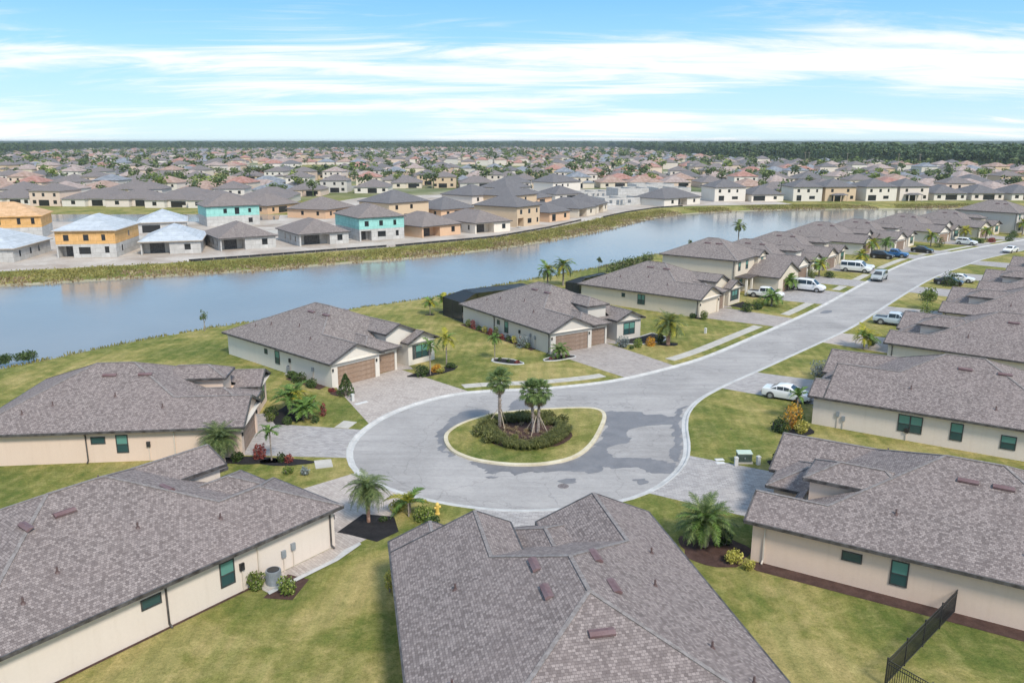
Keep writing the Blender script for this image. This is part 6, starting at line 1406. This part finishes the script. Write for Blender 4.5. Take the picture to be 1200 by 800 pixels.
FH = [
 ('single storey site house with pale blue roof at the left picture edge', -118, 168.6, -104.0, 170.2, 18, 1, 'block', 'block', 'roof_under', [('w', 9.2, .8, 1.6, 1.5)] + sidesR),
 ('two storey site house, orange sheathing above grey block and pale blue roof', -98.5, 176.8, -86.3, 178.3, 16, 2, 'osb', 'block', 'roof_under', W3 + [('lanai', .3, 3.4, 2.6), ('w', 5.8, .8, 2.4, 1.5), ('w', 10.4, 1.0, .9, 1.4), ('r', 4, 1, .7, 1.3), ('r', 9, 3.8, .7, 1.2)]),
 ('single storey site house with pale blue roof and corner porch, right of the orange one', -82.5, 181.6, -70.4, 185.1, 17, 1, 'block', 'block', 'roof_under', [('lanai', .3, 6.0, 2.8), ('w', 9.8, .9, 1.3, 1.3)]),
 ('pale blue roofed site house standing behind the first row', -101.9, 224.4, -90.5, 228.7, 16, 1, 'block', 'block', 'roof_under', [('w', 3.2, .2, 4.6, 2.0), ('w', 9.6, 1.0, 1.3, 1.3)]),
 ('single storey site house with brown roof and pale block walls', -67.0, 188.1, -56.2, 195.0, 16, 1, 'block', 'block', 'roof', [('lanai', .3, 5.6, 2.8), ('w', 10.2, .9, 1.3, 1.4)] + sides),
 ('teal wrapped two storey house behind the first row, brown roof', -89.8, 242.6, -76.5, 250.2, 14, 2, 'teal', 'block', 'roof', [('w', 8.8, 3.4, 1.3, 1.9), ('w', 5.4, 3.8, 1.0, 1.3), ('w', 12.5, 3.8, .8, 1.2), ('w', 12.6, .8, 1.2, 1.4)]),
 ('unfinished two storey house of orange sheathing at the left edge', -141.0, 207.0, -122.0, 213.5, 14, 2, 'osb', 'block', 'roof_osb', [('w', 5, 3.8, 1.2, 1.4), ('w', 10, 3.8, 1.8, 1.8), ('w', 15, 3.8, .8, 1.6), ('w', 18.2, 3.8, .8, 1.6), ('w', 13.0, .8, 1.8, 1.5)]),
 ('single storey site house with grey roof and wide porch, left of the teal one', -51.0, 196.7, -40.5, 203.4, 17, 1, 'block', 'block', 'roof', [('lanai', .4, 7.6, 2.8), ('w', 10.2, .9, 1.3, 1.4)] + sides),
 ('teal wrapped two storey site house on grey block, in the first row', -38.4, 206.9, -28.0, 213.4, 17, 2, 'teal', 'block', 'roof', [('w', 2.0, 3.7, 1.1, 1.3), ('w', 5.9, 3.7, 1.0, 1.3), ('w', 9.7, 3.7, .8, 1.3), ('lanai', .4, 3.2, 2.4), ('w', 6.0, .9, 2.2, 1.4), ('w', 10.3, .9, .8, 1.4)]),
 ('orange tan single storey house right of the teal one', -23.4, 214.4, -14.0, 223.8, 17, 1, 'orange', 'orange', 'roof', [('lanai', .4, 6.0, 2.8), ('w', 10.6, .9, 1.2, 1.4)]),
 ('beige single storey house with columned porch on the far bank', -10.0, 223.9, -.5, 231.4, 19, 1, 'yellow', 'warm', 'roof', [('lanai', .4, 6.4, 2.8), ('w', 9.8, .9, 1.2, 1.3)] + sides),
 ('tan two storey house on the far bank', 1.5, 241.4, 8.4, 251.0, 16, 2, 'tan', 'tan', 'roof_grey', [('w', 2.0, 3.7, 1.1, 1.3), ('w', 6.2, 3.7, 1.1, 1.3), ('w', 10.2, 3.7, .8, 1.3), ('lanai', .4, 3.4, 2.4), ('w', 6.4, .8, 2.0, 1.4), ('w', 10.6, .8, .8, 1.4)]),
 ('orange tan house before the beige porch houses at the site end', 11.7, 256.8, 18.6, 266.0, 15, 1, 'orange', 'orange', 'roof_grey', [('w', 2.4, .2, 2.0, 2.1), ('w', 8.8, .9, 1.3, 1.4)]),
 ('beige house with dark porch at the end of the site row', 22.0, 272.0, 28.6, 284.0, 16, 1, 'tan', 'yellow', 'roof_grey', [('lanai', .4, 6.4, 2.6), ('w', 10, .9, 1.2, 1.3)]),
 ('beige end house of the row beside the bare sand', 29.5, 288.0, 34.6, 300.5, 15, 1, 'tan', 'yellow', 'roof_grey', [('lanai', 2.5, 8, 2.6), ('w', 11, .9, 1.2, 1.3)]),
 ('white two storey house between the site and the block walls', 19.0, 385.2, 32.7, 397.8, 13, 2, 'white', 'white', 'roof_grey', W3 + [('w', 4, .3, 3.5, 2)]),
 ('white single storey house right of the raw block walls', 58.5, 318.5, 75.5, 332.9, 15, 1, 'white', 'white', 'roof_grey', [('w', 5, .9, 1.4, 1.4), ('lanai', 8.5, 14, 2.6), ('w', 18.5, .9, 1.3, 1.3)]),
 ('white two storey house at the right end of the sand', 84.1, 344.5, 97.5, 346.9, 14, 2, 'white', 'white', 'roof_grey', W3 + [('w', 3, .3, 2.4, 2.1), ('w', 9, .9, 2.6, 1.2)]),
 ('low house with dark porch between two white two storey ones', 99.5, 344.6, 113.5, 347.0, 15, 1, 'warm', 'warm', 'roof_grey', [('w', 3.4, .3, 5.2, 2.1), ('w', 10.5, .9, 1.4, 1.2)]),
 ('white two storey house with dark door, first in the row right of the low one', 117.5, 347, 129.6, 347.2, 15, 2, 'white', 'white', 'roof_grey', W3 + [('w', 2.5, .2, 2.0, 2.3), ('w', 8, .9, 2.4, 1.3)]),
 ('tan two storey house with hipped porch in the far bank row', 131.1, 347.6, 144.5, 349.2, 14, 2, 'tan', 'tan', 'roof_grey', [('w', 3, 3.7, 1.1, 1.3), ('w', 10, 3.7, 1.1, 1.3), ('w', 11.8, .8, 1.4, 1.4)]),
 ('white two storey house right of the tan one in the far bank row', 148.2, 347.6, 161.8, 349.4, 15, 2, 'white', 'white', 'roof_grey', W3 + [('w', 2.8, .2, 3.6, 2.3), ('w', 9, .9, 2.4, 1.3)]),
 ('cream two storey house with hipped porch, last of the two storey row', 163.4, 350, 176.4, 351.9, 14, 2, 'cream', 'cream', 'roof_grey', [('w', 3, 3.7, 1.1, 1.3), ('w', 10, 3.7, 1.1, 1.3), ('w', 11.5, .8, 1.4, 1.4)]),
]
for i, r in enumerate(FH): far_house(*r, bay=(2.2, 8.6) if 'hipped porch' in r[0] else None, name='house_under_construction' if i < 17 else 'far_bank_house')
for i in range(6):
    far_house('low cream house with dark screened porch behind the right end of the lake', 179 + i * 16.5, 352 + (i % 2), 193 + i * 16.5, 352.6 + (i % 2), 17, 1, 'cream', 'cream' if i % 2 else 'white', 'roof_grey', [('w', 2.2, .9, 1.6, 1.3), ('w', 7.5, .2, 5.0, 2.2), ('w', 12.3, .9, 1.3, 1.3)], group='low houses behind the right end of the lake', name='far_bank_house')
for i, (x0, y0, x1, y1, st, up, rf, lab) in enumerate(((-84, 284, -77, 299, 1, 'orange', 'roof', 'tan single storey house with gable end on the canal side'), (-60.5, 268, -54, 284, 1, 'orange', 'roof', 'orange tan house behind the grey roofed site house'), (-38, 256, -27, 268, 2, 'tan', 'roof_grey', 'tan two storey house behind the teal one'),
                                                       (-23, 268, -12, 279, 1, 'orange', 'roof_grey', 'tan garage house in the second site row'), (-14, 292, -4, 304, 2, 'cream', 'roof_grey', 'cream house with white garage in the second site row'), (0, 290, 9, 304, 2, 'tan', 'roof_grey', 'two storey house behind the tan one'),
                                                       (8, 320, 16, 334, 1, 'orange', 'roof_grey', 'low tan house at the back of the site'), (-2, 338, 8, 350, 2, 'white', 'roof_grey', 'white house at the back of the site'), (18, 345, 30, 352, 1, 'white', 'roof_grey', 'white low house behind the last beige ones'))):
    far_house(lab, x0, y0, x1, y1, 15, st, up, up, rf, [('w', 3, .9, 1.1, 1.3), ('w', 8, .2, 4.4, 2.1), ('l', 3, 1, 1, 1.3), ('l', 9, 1, 1, 1.3)] + ([('w', 3, 3.8, 1.1, 1.3), ('w', 9, 3.8, 1.1, 1.3)] if st == 2 else []), name='new_house')
# raw block walls of houses being started
for i, (x, y, w, d, h, th, lab) in enumerate(((36, 322, 16, 12, 3.0, .35, 'roofless grey block walls nearest the lake bend'), (44, 345, 14, 12, 5.4, .3, 'roofless pale block walls behind the nearest ones'), (62, 352, 15, 12, 5.2, .25, 'tall roofless block walls beside the white low house'), (30, 362, 13, 11, 3.0, .3, 'low roofless walls at the left of the group'), (56, 375, 18, 12, 5.6, .2, 'roofless white walls at the back of the group'))):
    root = thing('unfinished_walls', lab, 'building shell', (x, y, 0), th); b = MB(); t = .22
    def wallrun(a, c, openings):
        A_, C_ = Vector((*a, 0)), Vector((*c, 0)); L_ = (C_ - A_).length; u = (C_ - A_) / L_; cur = 0
        for s0, s1, z0, z1 in openings + [(L_, L_, 0, 0)]:
            for (q0, q1, za, zb) in (((cur, s0, 0, h), (s0, s1, 0, z0), (s0, s1, z1, h)) if s1 > s0 else ((cur, s0, 0, h),)):
                if q1 - q0 > .05 and zb - za > .05: b.bar(A_ + u * q0 + Vector((0, 0, (za + zb) / 2)), A_ + u * q1 + Vector((0, 0, (za + zb) / 2)), t, zb - za)
            cur = s1
    opn = [(2, 3.2, .9, 2.2), (5, 8.5, 0, 2.2), (10, 11.4, .9, 2.2)]
    wallrun((0, 0), (w, 0), opn); wallrun((0, d), (w, d), opn); wallrun((.12, .12), (.12, d - .12), [(3, 4, .9, 2.2), (7, 8, .9, 2.2)]); wallrun((w - .12, .12), (w - .12, d - .12), [(3, 4, .9, 2.2), (7, 8, .9, 2.2)]); wallrun((w * .5, .12), (w * .5, d - .12), [(2, 3.1, 0, 2.1)])
    b.obj('block_wall', 'block', root); s = MB(); s.box(-.4, w + .4, -.4, d + .4, 0, .12); s.obj('slab', 'walk', root)
rootd = thing('dumpster', 'green dumpster between two pale roofed site houses', 'container', (-64.8, 199.5, 0), .3)
b = MB(); b.box(-3, 3, -1.2, 1.2, .15, 1.7); b.obj('bin', plain('green_container_paint', (0.04, 0.27, 0.15), .6, .15), rootd); b = MB(); b.box(-2.9, 2.9, -1.1, 1.1, 1.70, 1.76); b.obj('load', 'opening', rootd)
for i in range(14):
    x, y = r_.uniform(-92, 10), 0; y = 180 + (x + 92) * .62 + r_.uniform(-2, 2)
    b = MB(); n_ = 14
    for k in range(n_): a, l = r_.uniform(0, 6.28), r_.uniform(.2, .9); b.bar((r_.gauss(0, .6), r_.gauss(0, .6), r_.uniform(.02, .35)), (r_.gauss(0, .6) + l, r_.gauss(0, .6), r_.uniform(.02, .4)), .12, .08)
    o = b.obj('rubble_pile', 'block' if i % 2 else 'wood'); o.location = (x, y, 0); tag(o, 'small pile of building rubble on the pale sand', 'rubble', 'rubble piles on the building site')
# ------------------------------------------------------------------ the older suburb behind
WALLM = ['cream', 'white', 'tan', 'yellow', 'peach', 'grey']
def forest_edge(t):
    K = [(-.80, 700), (-.66, 950), (-.58, 1500), (-.50, 2000), (-.30, 2150), (-.02, 2300), (0.0, 2900), (.12, 2900), (.15, 1700), (.26, 1020), (.40, 850), (.60, 700), (.80, 560), (1.2, 500)]
    if t <= K[0][0]: return K[0][1]
    for (a, b), (c, d) in zip(K, K[1:]):
        if t <= c: return b + (d - b) * (t - a) / (c - a)
    return K[-1][1]
PONDS = [[(-190, 582), (-141, 596), (-110, 640), (-179, 770), (-268, 850), (-240, 700)], [(-34, 640), (4, 650), (8, 747), (-34, 747)], [(-420, 560), (-330, 575), (-340, 620), (-430, 600)], [(120, 640), (190, 650), (200, 690), (130, 680)]]
for p in PONDS: struct('pond', fill(resample(smooth_loop(p, 5), 12), 0.05), 'water')
sheet('pond_lawn', blob(-185, 700, 120, 175, 0.45, jit=.05), 0.025, 'lawn'); sheet('pond_lawn', blob(-10, 695, 55, 80), 0.025, 'lawn')
GREENS = [(-260, 430, 60, 14, .05), (-130, 470, 50, 10, .2), (80, 590, 80, 14, 0), (300, 600, 90, 16, 0), (-420, 640, 90, 14, 0), (-60, 820, 150, 14, 0), (200, 860, 140, 14, 0)]
for g_ in GREENS: sheet('park_lawn', blob(*g_), 0.028, 'lawn')
sheet('bare_sand', blob(180, 2550, 330, 260, 0, jit=.08), 0.1, 'dirt'); sheet('bare_sand', blob(520, 1500, 150, 60, 0, jit=.08), 0.1, 'dirt')
PROTO = {}
def proto(k):
    """plan volumes of the distant house kinds"""
    w, d, st = [(15, 17, 1), (17, 14, 1), (13, 13, 2), (16, 19, 1), (12, 15, 2), (19, 15, 1)][k]; H = 2.9 * st
    vols = [vol(-w / 2 - .5, w / 2 + .5, -d / 2 - .5, d / 2 + .5, ez=H, p=.42)]
    boxes = [(-w / 2, w / 2, -d / 2, d / 2, 0, H + .15)]
    if k in (0, 3, 5): vols.append(vol(-w / 2 - .5, 0.2, -d / 2 - 3.2, 2, ez=H, p=.42)); boxes.append((-w / 2 + .01, -.3, -d / 2 - 2.7, 0, 0, H + .14))
    if k in (1, 4): vols.append(vol(0.5, w / 2 + 1.5, -d / 2 - 3.0, 1, ez=2.9, p=.42)); boxes.append((1.0, w / 2 + 1.0, -d / 2 - 2.5, 0, 0, 3.0))
    if k in (1, 4) and st == 2: pass
    return vols, boxes, w, d, st
PR = [proto(k) for k in range(6)]
RM = {k: roof_mesh(PR[k][0]) for k in range(6)}
WM = {}
for k in range(6):
    b = MB()
    for q in PR[k][1]: b.box(*q, bottom=False)
    WM[k] = b
ROOFS = [('roof_far', .36, 'grey brown shingle'), ('roof_grey', .14, 'dark grey'), ('roof_tan', .14, 'tan tile'), ('roof_pink', .14, 'faded pink tile'), ('roof_red', .125, 'red clay tile'), ('roof_blue', .095, 'slate blue')]
sites = []
rs2 = random.Random(21)
def blocked(x, y):
    if any(inside((x, y), p) for p in PONDS): return True
    for p in PONDS:
        if any(hypot(x - q[0], y - q[1]) < 24 for q in p): return True
    for cx, cy, rx, ry, ro in GREENS:
        if abs(x - cx) < rx and abs(y - cy) < ry + 8: return True
    if y > forest_edge(x / y) - 12: return True
    if inside((x, y), DIRT) or inside((x, y - 16), DIRT) or inside((x - 10, y - 8), DIRT) or inside((x + 10, y - 8), DIRT): return True
    if hypot(x - 180, (y - 2550) * 1.2) < 340: return True
    return False
yy = 327.0; row = 0
while yy < 2300:
    bend = rs2.uniform(-.12, .12); ph = rs2.uniform(0, 6.28); xx = -0.74 * yy - 20
    while xx < 0.74 * yy + 20:
        y = yy + 10 * sin(xx * 0.006 + ph) + bend * 40 * sin(xx * .004) + rs2.uniform(-2, 2) + (-(xx) * 0.0)
        ok = not blocked(xx, y) and not (row < 1 and xx > -66) and not (y < 375 and 95 < xx) and not (y < 440 and -66 < xx < 100) and not (yy > 900 and rs2.random() < .10)
        if ok: sites.append((xx, y, (0.05 * cos(xx * .006 + ph) + (pi if row % 2 else 0) + rs2.gauss(0, .05)), row))
        xx += rs2.uniform(15.6, 17.5) if row < 3 else rs2.uniform(17.0, 20.5)
        if rs2.random() < .06 and row > 1: xx += 18
    row += 1; yy += (25 if row % 2 else 40) * (1 + (yy - 300) / 3500)
sites.sort(key=lambda s_: s_[1])
def pick_roof(i, row_):
    if row_ == 0: return 0
    if row_ == 1 and rs2.random() < .8: return 0
    u = rs2.random()
    for k, (m, p, n_) in enumerate(ROOFS):
        if u < p: return k
        u -= p
    return 0
WNAMES = {'cream': 'cream', 'white': 'white', 'tan': 'tan', 'yellow': 'pale yellow', 'peach': 'peach', 'grey': 'light grey'}
def rmesh(k, m): return cached(('rm', k, m), lambda: RM[k].mesh('roof', m))
def wmesh(k, m): return cached(('wm', k, m), lambda: WM[k].mesh('wall', m))
n_ind = 262
for i, (x, y, th, row_) in enumerate(sites[:n_ind]):
    k = rs2.choice([0, 0, 3, 3, 5, 1, 2, 4] if row_ > 0 else [0, 3, 5, 5, 0, 2]); rk = pick_roof(i, row_); wm_ = rs2.choice(WALLM if row_ > 0 else ['cream', 'white', 'cream', 'peach'])
    w, d, st = PR[k][2:]; kind = 'two storey' if st == 2 else 'single storey'
    where = 'in the row across the canal' if row_ == 0 else 'in the suburb beyond the lake'
    lab = f'{WNAMES[wm_]} {kind} house with {ROOFS[rk][2]} roof {where}'
    root = thing('suburban_house', lab, 'house', (x, y, 0), th, lab[:60])
    inst('wall', wmesh(k, wm_), root); inst('roof', rmesh(k, ROOFS[rk][0]), root)
    if y < 560:
        vs = -1 if cos(th) > 0 else 1; an = 0 if vs < 0 else pi; yb_ = vs * d / 2
        front = (k in (0, 3, 5)) and vs < 0
        for wx in ((1.6, w / 2 - 2.0) if front else (-w / 2 + 2, -0.5, w / 2 - 2.2)):
            big_ = abs(wx + .5) < .1 or (front and wx == 1.6)
            hollow(root, wx + (1.5 if front and big_ else 0), yb_, an, 0.1 if big_ else .9, 4.4 if big_ else 1.5, 2.3 if big_ else 1.4, 'black_glass')
            if st == 2: hollow(root, wx, yb_, an, 3.7, 1.1, 1.3, 'black_glass')
        if front: hollow(root, -w / 4 - .2, -d / 2 - 2.7, 0, .9, 1.6, 1.4, 'black_glass')
def multi_obj(name, parts, kind='stuff'):
    """parts: list of (mesh builder, material, x, y, z, rot, scale) joined in one mesh"""
    mats, V_, F_, MI, UV_ = [], [], [], [], []
    for mb_, m, x, y, z, ro, s in parts:
        if m not in mats: mats.append(m)
        mi = mats.index(m); c, sn = cos(ro) * s, sin(ro) * s; n = len(V_)
        V_ += [(x + vx * c - vy * sn, y + vx * sn + vy * c, z + vz_ * s) for vx, vy, vz_ in mb_.v]
        F_ += [tuple(n + i for i in f) for f in mb_.f]; MI += [mi] * len(mb_.f); UV_ += mb_.uv
    me = bpy.data.meshes.new(name); me.from_pydata(V_, [], F_)
    for m in mats: me.materials.append(MAT[m])
    me.polygons.foreach_set('material_index', MI)
    if any(u is not None for u in UV_):
        l = me.uv_layers.new(name='UVMap'); flat = []
        for f, u in zip(F_, UV_):
            for i in range(len(f)): flat += list(u[i]) if u else [0.0, 0.0]
        l.data.foreach_set('uv', flat)
    me.update(); return tag(inst(name, me), kind=kind)
parts = []
for i, (x, y, th, row_) in enumerate(sites[n_ind:]):
    k = rs2.choice([0, 0, 3, 3, 5, 1, 2, 4]); rk = pick_roof(i, 9); wm_ = rs2.choice(WALLM)
    parts.append((WM[k], wm_, x, y, 0, th, 1)); parts.append((RM[k], ROOFS[rk][0], x, y, 0, th, 1))
multi_obj('distant_houses', parts)
print('house sites', len(sites))
# trees among the houses
def low_tree(seed, n, h=7.0, r=3.2, leaf=.75, pine=False):
    b = MB(); r_ = random.Random(seed); b.bar((0, 0, 0), (0, 0, h * .6), .3, .3)
    L = [(Vector((r_.gauss(0, r * .35), r_.gauss(0, r * .35), h * r_.uniform(.5 if not pine else .62, .9))), r * r_.uniform(.35, .6)) for _ in range(6)]
    for i in range(n):
        c, rr = L[i % 6]; d = Vector((r_.gauss(0, 1), r_.gauss(0, 1), r_.gauss(0, .7))).normalized(); p = c + d * rr
        u = (d + Vector((r_.uniform(-1, 1), r_.uniform(-1, 1), r_.uniform(-.5, 1)))).normalized(); s = u.cross(Vector((r_.uniform(-1, 1), r_.uniform(-1, 1), 1))).normalized(); t = u.cross(s); l = leaf * r_.uniform(.6, 1.3)
        b.face([p - s * l, p - t * l * .7, p + s * l, p + t * l * .6])
    return b
LT = [low_tree(s_, 150, 6 + s_ % 3, 2.8 + .3 * (s_ % 4), .55) for s_ in range(4)]
LTm = [[t_.mesh('crown', m) for t_ in LT] for m in ('tree', 'bush_l')]
LF = [low_tree(s_ + 10, 44, 6.5 + s_ % 3, 3.2, 1.0) for s_ in range(4)]
LP = [low_tree(s_ + 20, 60, 19 + s_ * 1.0, 5.0, 1.55, True) for s_ in range(5)]
tpos = []
for i, (x, y, th, row_) in enumerate(sites):
    for q in range(2):
        if rs2.random() < (.6 if y < 700 else .42): tpos.append((x + rs2.uniform(-11, 11), y + rs2.choice([-1, 1]) * rs2.uniform(11, 16), rs2.random()))
for (cx, cy, rx, ry, ro) in GREENS:
    for q in range(int(rx / 3)): tpos.append((cx + rs2.uniform(-rx, rx), cy + ry + rs2.uniform(0, 7), rs2.random() * .6))
for q in range(120): t = rs2.uniform(-.70, -.38); y = rs2.uniform(560, 640); tpos.append((t * y, y, .3))
for q in range(60): tpos.append((-150 + rs2.uniform(-45, 40), 560 + rs2.uniform(-14, 12), .5))
tpos = [p for p in tpos if not blocked(p[0], p[1]) or p[1] > 1000]
tpos = [p for p in tpos if not inside((p[0], p[1]), DIRT) and p[1] > 345 and not (p[1] < 372 and p[0] > 90)]
tpos.sort(key=lambda p: p[1])
for i, (x, y, u) in enumerate(tpos[:250]):
    light = u > .72; t = thing('garden_tree', 'light green garden tree between the suburb houses' if light else 'dark green garden tree between the suburb houses', 'tree', (x, y, 0), u * 40, 'light garden trees beyond the lake' if light else 'dark garden trees beyond the lake')
    inst('crown', LTm[1 if light else 0][i % 4], t, scale=.7 + .65 * ((u * 7) % 1))
multi_obj('distant_trees', [(LF[i % 4], 'tree' if u < .75 else 'bush_l', x, y, 0, u * 40, .75 + .7 * ((u * 7) % 1)) for i, (x, y, u) in enumerate(tpos[250:])])
# pine forest: its front rows tree by tree in one mass, then a rough canopy
fp_ = []
for i in range(5200):
    t = rs2.uniform(-.85, .95); e_ = forest_edge(t); dep = rs2.random() ** 1.6 * (420 if t > .1 else 300)
    y = e_ + dep; x = t * y
    if rs2.random() < (.35 if y > 1500 else 0): continue
    fp_.append((LP[i % 5], 'pine', x, y, 0, rs2.uniform(0, 6.28), rs2.uniform(.72, 1.05) * (.85 if dep < 15 else 1)))
fp_ += [(LF[i % 4], 'tree' if i % 3 else 'bush_l', (lambda t: t * (forest_edge(t) - 4))(tt), forest_edge(tt) - rs2.uniform(0, 14), 0, i, rs2.uniform(.5, .9)) for i in range(420) for tt in (rs2.uniform(.1, .9),)]
multi_obj('pine_forest', fp_)
b = MB(); nx, ny = 170, 60; b.v = []
for j in range(ny):
    q = j / (ny - 1)
    for i in range(nx):
        t = -1.15 + 2.3 * i / (nx - 1); e_ = forest_edge(t) + 110; y = e_ + (6800 - e_) * q ** 1.7
        h = 16.0 + 2.5 * q + 4 * noise.noise(Vector((t * y * .013, y * .006, 0))) + 3.5 * noise.noise(Vector((t * y * .05, y * .03, 4)))
        b.v.append((t * y, y, h if j else 0))
for j in range(ny - 1):
    for i in range(nx - 1): b.f.append((j * nx + i, j * nx + i + 1, (j + 1) * nx + i + 1, (j + 1) * nx + i)); b.uv.append(None)
b.v = [(max(-6900, min(6900, x)), y, z) for x, y, z in b.v]
MAT['canopy'] = sheetmat('far_forest_canopy', [(.3, (0.026, 0.042, 0.022)), (.7, (0.075, 0.105, 0.05))], .03, .2, .6)
tag(b.obj('forest_canopy', 'canopy'), kind='stuff')
for i in range(9):
    t = rs2.uniform(.2, .62); y = forest_edge(t) - 20
    b = MB(); b.tube([(0, 0, 0), (0, 0, 13)], [.18, .1], 5); b.bar((-1.2, 0, 12), (1.2, 0, 12), .15, .15)
    o = b.obj('utility_pole', 'wood'); o.location = (t * y, y, 0); tag(o, 'slender utility pole standing at the edge of the pine forest', 'utility pole', 'utility poles at the forest edge')
# ------------------------------------------------------------------ air
HZ = bpy.data.materials.new('haze'); HZ.use_nodes = True; hn, hl = HZ.node_tree.nodes, HZ.node_tree.links
hn.remove(hn['Principled BSDF']); pv = hn.new('ShaderNodeVolumePrincipled'); pv.inputs['Color'].default_value = (0.84, 0.92, 1.0, 1); pv.inputs['Density'].default_value = 0.00010; pv.inputs['Anisotropy'].default_value = 0.2
hl.new(pv.outputs[0], hn['Material Output'].inputs['Volume'])
b = MB(); b.box(-7050, 7050, -450, 7050, -3.6, 28.0); hz = b.obj('haze', HZ); tag(hz, kind='stuff')
